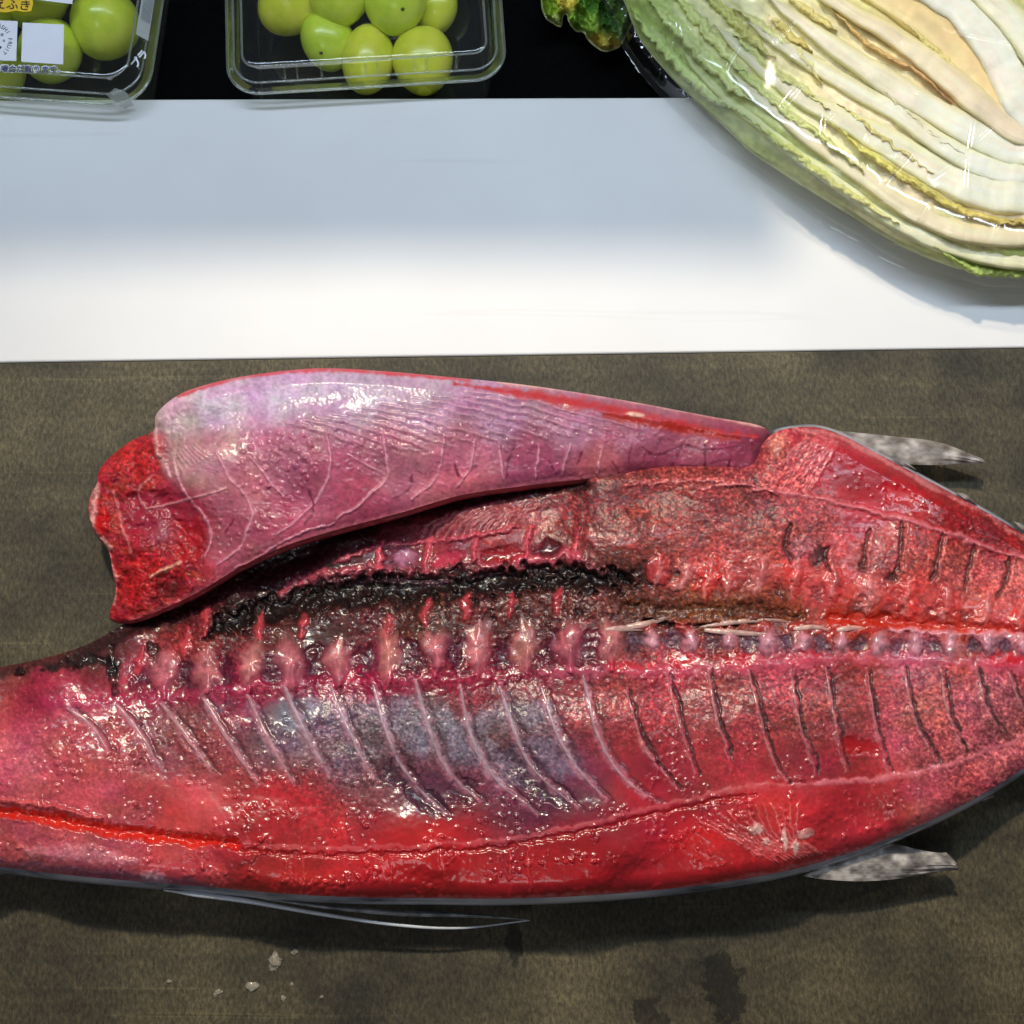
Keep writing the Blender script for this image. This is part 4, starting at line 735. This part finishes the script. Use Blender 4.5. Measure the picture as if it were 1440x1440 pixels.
FR = [([(880, 352), (960, 422), (1050, 482), (1150, 545), (1240, 598), (1340, 632), (1440, 640), (1600, 610)], [12, 14, 13, 12, 9, 8], (206, 200, 84), (186, 160, 64), 3.2), ([(560, 150), (660, 240), (760, 330), (860, 400), (980, 500)], [16, 16, 12, 8], (186, 204, 108), (214, 216, 130), 4), ([(600, 100), (700, 190), (800, 258), (880, 318)], [14, 16, 12, 8], (194, 206, 116), (216, 210, 130), 5), ([(900, 300), (1000, 372), (1090, 440), (1180, 500)], [7, 9, 8, 6], (196, 190, 96), (206, 186, 120), 4),
      ([(600, 20), (700, 90), (800, 165), (860, 240)], [14, 16, 14, 9], (212, 210, 126), (222, 210, 140), 5), ([(880, 20), (980, 120), (1060, 170), (1150, 220), (1230, 300)], [6, 8, 7, 6, 4], (200, 170, 90), (190, 130, 76), 2.5), ([(1080, 50), (1180, 140), (1270, 230), (1340, 310), (1440, 385)], [10, 12, 10, 8], (226, 206, 120), (238, 200, 110), 3), ([(1020, 250), (1100, 320), (1180, 395), (1280, 450)], [6, 8, 8, 6], (220, 206, 160), (228, 206, 176), 4),
      ([(300, 20), (380, 110), (450, 190), (540, 270), (640, 340)], [20, 22, 22, 18], (150, 178, 84), (186, 202, 124), 6), ([(340, -20), (420, 60), (500, 140), (580, 230), (660, 300)], [22, 24, 22, 16], (166, 188, 96), (196, 206, 130), 6), ([(420, -30), (500, 60), (570, 140), (640, 220)], [18, 20, 18, 12], (180, 196, 106), (206, 208, 134), 6), ([(500, -30), (580, 40), (650, 110), (720, 170)], [16, 18, 16, 10], (176, 180, 84), (196, 190, 100), 6),
      ([(700, 40), (760, 100), (830, 150)], [10, 14, 10], (206, 190, 96), (200, 176, 84), 5), ([(760, -10), (830, 40), (900, 90)], [10, 12, 9], (210, 196, 120), (206, 186, 100), 5), ([(640, 340), (760, 430), (880, 520), (960, 572), (1080, 650)], [14, 14, 12, 10], (186, 200, 100), (214, 210, 120), 4), ([(1180, 710), (1270, 768), (1340, 786), (1440, 788), (1600, 770)], [12, 16, 16, 14], (150, 176, 70), (150, 174, 72), 3), ([(1130, -20), (1200, 10), (1260, 60)], [12, 12, 8], (206, 196, 110), (216, 200, 130), 4), ([(1380, -30), (1420, 30), (1450, 90)], [16, 14, 10], (190, 196, 110), (206, 206, 140), 5)]
for i, (p_, w_, ca, cb, wb) in enumerate(FR): ribbon('leaf_frill', zc(p_), w_, 1.8, 1.6, ca, cb, wb, 1.7, 9, i + 20, taper=.22, nu=9, step=1.6, streak=.5)
settle(cab)
# clear film round it
M_film = film_mat('clear_film', base=.06, edge=.25, rough=.09, haze=.012, bscale=60, bstr=.05)
wv = Canvas(780, -230, 1740, 450)
X, Y = wv.X, wv.Y
WR = [[(948, -10), (952, 55)], [(974, -10), (968, 40)], [(1056, 22), (1038, 60), (1020, 95)], [(1196, 112), (1165, 165)], [(1162, 160), (1158, 205)], [(1252, 60), (1225, 110), (1200, 160)], [(1160, 20), (1118, 78)], [(1366, 212), (1310, 248)], [(1222, 190), (1205, 265)], [(1382, 110), (1362, 250), (1366, 365)], [(1440, 255), (1415, 300), (1378, 372)], [(1320, 90), (1290, 130)], [(1400, 170), (1372, 196)], [(1140, 0), (1090, 60)], [(1100, 240), (1050, 205)], [(1010, 180), (990, 120)], [(1280, 330), (1310, 290)], [(930, 90), (945, 60)], [(1420, 60), (1330, 40)], [(1290, 10), (1270, 60)], [(1240, 260), (1280, 215)], [(1100, 150), (1130, 115)]]
for i, w_ in enumerate(WR): wv.stroke(w_, 10 if i < 10 else 7, None, 0, 1.5 if i < 10 else 1.0, .8, 0, .5, i)
wv.H += 2.0 * (fbm(X / 60, Y / 60, 2, 2) - .5) + .03 * (fbm(X / 14, Y / 14, 3, 3) - .5)
cen = np.mean(PC, 0)
OUT_FILM = []
for p_ in resample(PC, 60, True):
    v = p_ - cen; OUT_FILM.append(tuple(p_ + v / np.linalg.norm(v) * (3 + 8 * random.random())))
OUT_FILM = [p_ for p_ in OUT_FILM]
wv.C[:] = 255
def h_film(x, y, d):
    dd, _, _, _ = dist_poly(x, y, PCs, True); di = np.where(inside(x, y, PCs), dd, 0)
    base = 31 - sstep(1150, 880, x) * 10 - 14 * np.clip(1 - di / 70.0, 0, 1) ** 2; k = sstep(-4, 30, d)
    return (base + 7.0 + wv.samp(wv.H, x, y)) * k + (1 - k) * (8 + 3 * fbm(x / 20, y / 20, 4))
film, PFm = sheet('plastic_wrap', OUT_FILM, wv, h_film, 1.9, M_film, None)
skirt('wrap_hem', PFm, h_film, [(0, 1.0), (.5, .75), (.8, .45), (2, .14), (4, .06)], M_film, film, None, ZB)
tag(film, 'clear crinkled plastic wrap stretched over the halved cabbage', 'plastic wrap')
# ruffled leaf end beside the cabbage
OUT_TUFT = [(763, 8), (770, 26), (778, 31), (788, 37), (791, 22), (798, 16), (800, 28), (806, 38), (814, 44), (822, 42), (826, 52), (838, 64), (850, 71), (862, 68), (872, 63), (878, 50), (884, 40), (890, 20), (886, -20), (860, -60), (800, -60), (766, -25)]
tv = Canvas(740, -90, 920, 100)
tv.idw([(775, 10, (120, 150, 30)), (785, 30, (176, 190, 110)), (795, 2, (206, 180, 70)), (812, 30, (110, 150, 40)), (830, 40, (130, 160, 60)), (835, 58, (190, 160, 60)), (858, 66, (196, 178, 84)), (860, 30, (46, 86, 30)), (875, 20, (96, 130, 60)), (880, 45, (110, 140, 80)), (830, 0, (66, 110, 30)), (820, -30, (90, 130, 40))], 2.2, 'C', 30)
X, Y = tv.X, tv.Y
tv.C *= (1 + .9 * (fbm(X / 9, Y / 16, 2) - .5))[..., None]; tv.H = 4 + 26 * fbm(X / 16, Y / 22, 3, 3) + 7 * (fbm(X / 5, Y / 7, 5, 3) - .5); tv.G[:] = 0
def h_tuft(x, y, d): return -30 + np.maximum(tv.samp(tv.H, x, y) + 4 - 8 * np.clip(1 - d / 8, 0, 1) ** 2, 3)
o, PT = sheet('cabbage_leaf', OUT_TUFT, tv, h_tuft, 1.1, M_leaf, None)
skirt('leaf_underside', PT, h_tuft, [(0, 1), (.8, 1.03), (-1, 1.08), (-6, 1.15)], M_outer, o)
tag(o, 'ruffled dark green leaf end with yellowed edge on the black worktop', 'leaf')
# ------------------------------------------------------------------ grapes in clear packs
M_pack = film_mat('clear_pack', tint=(.97, .99, .97), base=.05, edge=.6, rough=.05, haze=.018, bscale=40, bstr=.12)
M_ink = plain('print_ink', (70, 72, 120), .5); M_paper = plain('label_paper', (238, 238, 246), .45, 0, .03); M_yellow = plain('print_yellow', (248, 200, 40), .5); M_brown = plain('print_brown', (70, 40, 20), .5); M_black_ink = plain('print_black', (22, 22, 26), .5); M_grey_ink = plain('print_grey', (150, 152, 160), .5)
m, nt, b, N, L = nmat('grape_skin')
oi = N.new('ShaderNodeObjectInfo'); n = noise_node(N, L, 70, 4, .6)
r = ramp(N, L, n.outputs['Fac'], [(0.3, tuple(lin((196, 218, 46)))), (0.55, tuple(lin((222, 236, 78)))), (0.75, tuple(lin((238, 238, 112))))])
hs = N.new('ShaderNodeHueSaturation'); L.new(r.outputs[0], hs.inputs['Color']); mr = N.new('ShaderNodeMapRange'); mr.inputs[3].default_value = .47; mr.inputs[4].default_value = .51; L.new(oi.outputs['Random'], mr.inputs[0]); L.new(mr.outputs[0], hs.inputs['Hue'])
L.new(hs.outputs[0], b.inputs['Base Color']); setp(b, Roughness=0.32); b.inputs['Subsurface Weight'].default_value = .5; b.inputs['Subsurface Radius'].default_value = (.8, 1, .3); b.inputs['Subsurface Scale'].default_value = .006
b.inputs['Coat Weight'].default_value = .35; b.inputs['Coat Roughness'].default_value = .15
M_grape = m; M_scar = plain('grape_scar', (84, 70, 30), .7)
def grape(px, py, z, rx, ry, rot, label, group, scar=None, tilt=0.3):
    bm = bmesh.new(); bmesh.ops.create_uvsphere(bm, u_segments=40, v_segments=24, radius=1.0)
    c = U(px, py, z); s = (CAMZ - z) / math.cos(TILT) / FPX * 1.29; rng = random.Random(int(px * 7 + py)); ph = rng.random() * 6
    R_ = Vector((0, 0, 1)).rotation_difference(Vector((math.sin(rot) * math.cos(tilt), math.cos(rot) * math.cos(tilt), math.sin(tilt)))).to_matrix()
    for v in bm.verts:
        t = v.co.z; k = 1 + .035 * math.sin(3 * math.atan2(v.co.y, v.co.x) + ph) + .06 * t
        w = Vector((v.co.x * rx * s * k, v.co.y * rx * s * k, t * ry * s)); v.co = R_ @ w
    me = bpy.data.meshes.new('grape'); bm.to_mesh(me); bm.free(); me.materials.append(M_grape); me.polygons.foreach_set('use_smooth', np.ones(len(me.polygons), bool))
    o = bpy.data.objects.new('grape', me); COL.objects.link(o); o.location = c; tag(o, label, 'grape', group)
    if scar:
        bm = bmesh.new(); bmesh.ops.create_icosphere(bm, subdivisions=2, radius=.0011); d = (U(px + scar[0], py + scar[1], z + .9 * rx * s) - c).normalized()
        best = max(me.vertices, key=lambda v: v.co.normalized().dot(d)); ms = bpy.data.meshes.new('blemish'); bm.to_mesh(ms); bm.free(); ms.materials.append(M_scar)
        q = bpy.data.objects.new('blemish', ms); COL.objects.link(q); q.parent = o; q.location = best.co * .985; q.scale = (1, 1, .7)
    return o
GRP = 'green grapes in the open clear pack'; LB = 'smooth round green grape in the pack without labels'
grape(517, 84, -.008, 31, 43, .1, 'pale green grape against the ribbed pack wall, lowest of its pile', GRP, None, .05)
grape(595, 86, -.008, 36, 41, .0, 'broad green grape against the ribbed pack wall near the cabbage leaf', GRP, None, .05)
grape(460, 58, -.008, 31, 36, -.3, 'green grape with brown blemish low on its side', GRP, (-14, 24))
grape(556, 5, .004, 37, 38, .1, 'green grape with a dark stem dot facing up', GRP, (14, 10))
grape(478, -8, .004, 37, 40, .3, LB, GRP); grape(408, 4, -.004, 36, 42, .9, LB, GRP); grape(612, 12, -.008, 27, 32, .2, LB, GRP)

grape(520, -75, .000, 38, 40, .5, LB, GRP); grape(610, -65, -.002, 38, 40, .5, LB, GRP); grape(425, -80, -.002, 38, 40, .5, LB, GRP)
GRL = 'green grapes in the labelled clear pack'; LB2 = 'green grape under the printed lid of the labelled pack'
grape(146, 34, -.002, 41, 42, .2, 'large bright green grape in the labelled pack corner, clear of the labels', GRL)
grape(72, 72, -.005, 37, 38, .3, 'yellow green grape beneath the blank white square sticker', GRL); grape(48, -4, .000, 38, 40, .3, LB2, GRL); grape(-12, 100, -.005, 38, 40, .3, LB2, GRL); grape(-22, 25, -.002, 38, 40, .3, LB2, GRL); grape(110, -55, .000, 38, 40, .3, LB2, GRL); grape(-85, 80, -.004, 38, 40, .3, LB2, GRL)
M_rimp = film_mat('pack_rim', tint=(.9, .93, .88), base=.12, edge=.9, rough=.12, haze=.16)
def rrect(w, d, rad, n=10):
    P = []
    for cx, cy, a0 in ((w / 2 - rad, -d / 2 + rad, -90), (w / 2 - rad, d / 2 - rad, 0), (-w / 2 + rad, d / 2 - rad, 90), (-w / 2 + rad, -d / 2 + rad, 180)):
        for k in range(n + 1): a = math.radians(a0 + 90 * k / n); P.append((cx + rad * math.cos(a), cy + rad * math.sin(a)))
    return np.array(P)
def shell(name, w, d, rad, prof, cap, M4, parent, mat=None, flute=0):
    V = []; n = None
    for ins, z in prof:
        P = rrect(w - 2 * ins, d - 2 * ins, max(rad - ins, .004), 10); P = resample(P, .0012, True) if False else P; n = len(P)
        V += [M4 @ Vector((x, y, z)) for x, y in P]
    F = [(k * n + i, k * n + (i + 1) % n, (k + 1) * n + (i + 1) % n, (k + 1) * n + i) for k in range(len(prof) - 1) for i in range(n)]
    if cap == 'top': F.append(tuple(range((len(prof) - 1) * n, len(prof) * n)))
    if cap == 'bottom': F.append(tuple(range(n))[::-1])
    o = mesh_obj(name, [tuple(v) for v in V], F, mat or M_pack, parent, True)
    if cap: o.data.polygons[len(F) - 1].use_smooth = False
    return o
from mathutils import Matrix
def frame(fl_, fr_, rot_extra, depth):
    a_, b_ = U(*fl_), U(*fr_); ang_ = math.atan2(b_.y - a_.y, b_.x - a_.x) + rot_extra; w_ = (b_ - a_).length; mid = (a_ + b_) / 2
    return Matrix.Translation((mid.x, mid.y, 0)) @ Matrix.Rotation(ang_, 4, 'Z') @ Matrix.Translation((0, depth / 2, 0)), w_
def pack(label, fl_, fr_, rot, depth, rad, lid_top, name='grape_pack'):
    t = thing(name, label, 'fruit pack', 'clear plastic grape packs')
    M4, w_ = frame(fl_, fr_, rot, depth)
    shell('tray', w_, depth, rad, [(.011, ZC + .0006), (.0085, ZC + .003), (.005, .006), (.0045, .008), (0, .0085), (0, .0100)], 'bottom', M4, t)
    lid = shell('lid', w_, depth, rad, [(0, .0106), (.0003, .0128), (.0035, .0134), (.0042, .0150), (.0065, lid_top - .003), (.0085, lid_top - .0006), (.0105, lid_top)], 'top', M4, t)
    M_r = M_rimp
    for nm, ins, z, rr in (('rim', -.0002, .0103, .0008), ('rim', .0036, .0140, .0006), ('lid_edge', .0088, lid_top - .0003, .0006)):
        P = rrect(w_ - 2 * ins, depth - 2 * ins, max(rad - ins, .004), 10); P = np.concatenate([P, P[:2]])
        tube(nm, [tuple(M4 @ Vector((x, y, z))) for x, y in P], rr, M_r, t, 6)
    return t, lid, M4, w_
p1, lid1, M1, w1 = pack('clear plastic grape pack without labels, ribbed wall against the white board', (322, 128, .0095), (712, 118, .0095), math.radians(2.2), .15, .016, .0205)
for k, x in enumerate((-.040, -.034, -.022, .000, .006, .024, .030, .045)):
    P = [M1 @ Vector((x, -.075 + i_, z)) for i_, z in ((.0040, .0150), (.0064, .0176), (.0084, .0200))]
    tube('wall_rib', [tuple(v) for v in P], .0006, M_pack, p1, 6)
p2, lid2, M2, w2 = pack('clear plastic grape pack with printed stickers on its lid', (-250, 142, .0095), (208, 130, .0095), math.radians(-6.0), .15, .020, .0205)
# ---- print and stickers on the lid of the labelled pack
ZL = .0209
def flat(name, px, mat, parent, z=ZL, th=.00025):
    V = [tuple(U(x, y, z)) for x, y in px]; n = len(V); V2 = [(v[0], v[1], v[2] + th) for v in V]
    return mesh_obj(name, V + V2, [tuple(range(n))[::-1], tuple(range(n, 2 * n))] + [(i, (i + 1) % n, n + (i + 1) % n, n + i) for i in range(n)], mat, parent, False)
def text(name, body, px, py, size_px, mat, parent, z, rot=0.0, off=0.0, align='LEFT', ext_=.00008, M=None):
    c_ = bpy.data.curves.new(name, 'FONT'); c_.body = body; c_.size = size_px / 2870.0; c_.align_x = align; c_.align_y = 'CENTER'; c_.offset = off; c_.extrude = ext_
    o_ = bpy.data.objects.new(name, c_); COL.objects.link(o_); dg = bpy.context.evaluated_depsgraph_get(); me = bpy.data.meshes.new_from_object(o_.evaluated_get(dg)); bpy.data.objects.remove(o_); bpy.data.curves.remove(c_)
    me.materials.clear(); me.materials.append(mat); o2 = bpy.data.objects.new(name, me); COL.objects.link(o2)
    me.transform(M if M is not None else Matrix.Translation(U(px, py, z)) @ Matrix.Rotation(rot, 4, 'Z')); o2.parent = parent; return o2
flat('sticker', [(32, 32), (90, 35), (89, 91), (30, 87)], M_paper, p2)
s2 = flat('sticker', [(-34, 28), (25, 30), (23, 86), (-34, 84)], M_paper, p2)
flat('sticker', [(-80, -60), (106, -60), (102, 6), (20, -4), (-80, -8)], M_paper, p2, ZL + .0008)
cx, cy, R_ = -8, 57, 22
for k, ch in enumerate('ASHI FRUIT 100'):
    a = math.radians(72 - k * 13.5)
    if ch != ' ': text('ring_letter', ch, cx + R_ * math.cos(a), cy - R_ * math.sin(a), 8.5, M_black_ink, p2, ZL + .0003, a - math.pi / 2, 0, 'CENTER')
flat('logo_mark', [(-30, 66), (-16, 60), (-4, 63), (3, 66), (-4, 74), (-28, 74)], M_black_ink, p2, ZL + .0003, .0001)
for x, y, r_2 in ((3, 49, 2.4), (5.5, 57.5, 2.0), (-4, 46, 2.0)): flat('logo_mark', [(x + r_2 * math.cos(a / 8 * 6.283), y + r_2 * math.sin(a / 8 * 6.283)) for a in range(8)], M_grey_ink, p2, ZL + .0003, .0001)
ye = [(-20, -12), (20, -6), (44, -4), (47, 4), (44, 16), (34, 17), (22, 15), (8, 18), (-20, 14)]
flat('print_patch', ye, M_yellow, p2, ZL + .0012)
text('print_line', 'えふき', -9, 6, 18, M_brown, p2, ZL + .0016, -.06, .00008)
for x, y, sz, bd in ((0, 97, 11.5, '場合が有ります。'),):
    text('print_line', bd, x, y, sz, M_paper, p2, ZL + .0004, -.02, .00042); text('print_line', bd, x, y, sz, M_ink, p2, ZL + .0009, -.02, .0)
# side label with fine lines of print, recycling mark, loose tape end
def wall_pt(u, v):   # u along depth, v up the right-hand lid wall
    ins = .0040 + .0045 * v; return M2 @ Vector((w2 / 2 - ins + .0006, -.075 + u, .0148 + .0050 * v))
def wall_flat(name, u0, u1, v0, v1, mat, lift=0.0):
    n = Vector((.0003 + lift, 0, .0003 + lift)); V = [wall_pt(a, c_) + n for a, c_ in ((u0, v0), (u1, v0), (u1, v1), (u0, v1))]; V2 = [v + Vector((.0002, 0, .0002)) for v in V]
    return mesh_obj(name, [tuple(v) for v in V + V2], [(3, 2, 1, 0), (4, 5, 6, 7)] + [(i, (i + 1) % 4, 4 + (i + 1) % 4, 4 + i) for i in range(4)], mat, p2, False)
M_slabel = film_mat('frosted_label', base=.05, edge=.4, rough=.3, haze=.62)
wall_flat('side_label', .034, .10, -.1, .95, M_slabel)
for k in range(9): wall_flat('print_line', .043, .092, .02 + k * .095, .05 + k * .095, M_grey_ink, .0003)
Mx = Matrix.Translation(wall_pt(.022, .35) + Vector((.0006, 0, .0006))) @ Matrix.Rotation(math.radians(55), 4, 'Z')
text('recycling_mark', 'プラ', 0, 0, 15, M_paper, p2, 0, 0, .0002, 'CENTER', M=Mx)
M_tape = film_mat('clear_tape', base=.08, edge=.5, rough=.1, haze=.45)
V = [U(150, 134, .012), U(162, 124, .013), U(178, 130, .011), U(188, 148, .0022), U(176, 153, .0018), U(164, 146, .006)]
mesh_obj('tape', [tuple(v) for v in V] + [(v.x, v.y, v.z + .0002) for v in V], [(5, 4, 3, 2, 1, 0), (6, 7, 8, 9, 10, 11)] + [(i, (i + 1) % 6, 6 + (i + 1) % 6, 6 + i) for i in range(6)], M_tape, p2, False)
settle(p1); settle(p2)
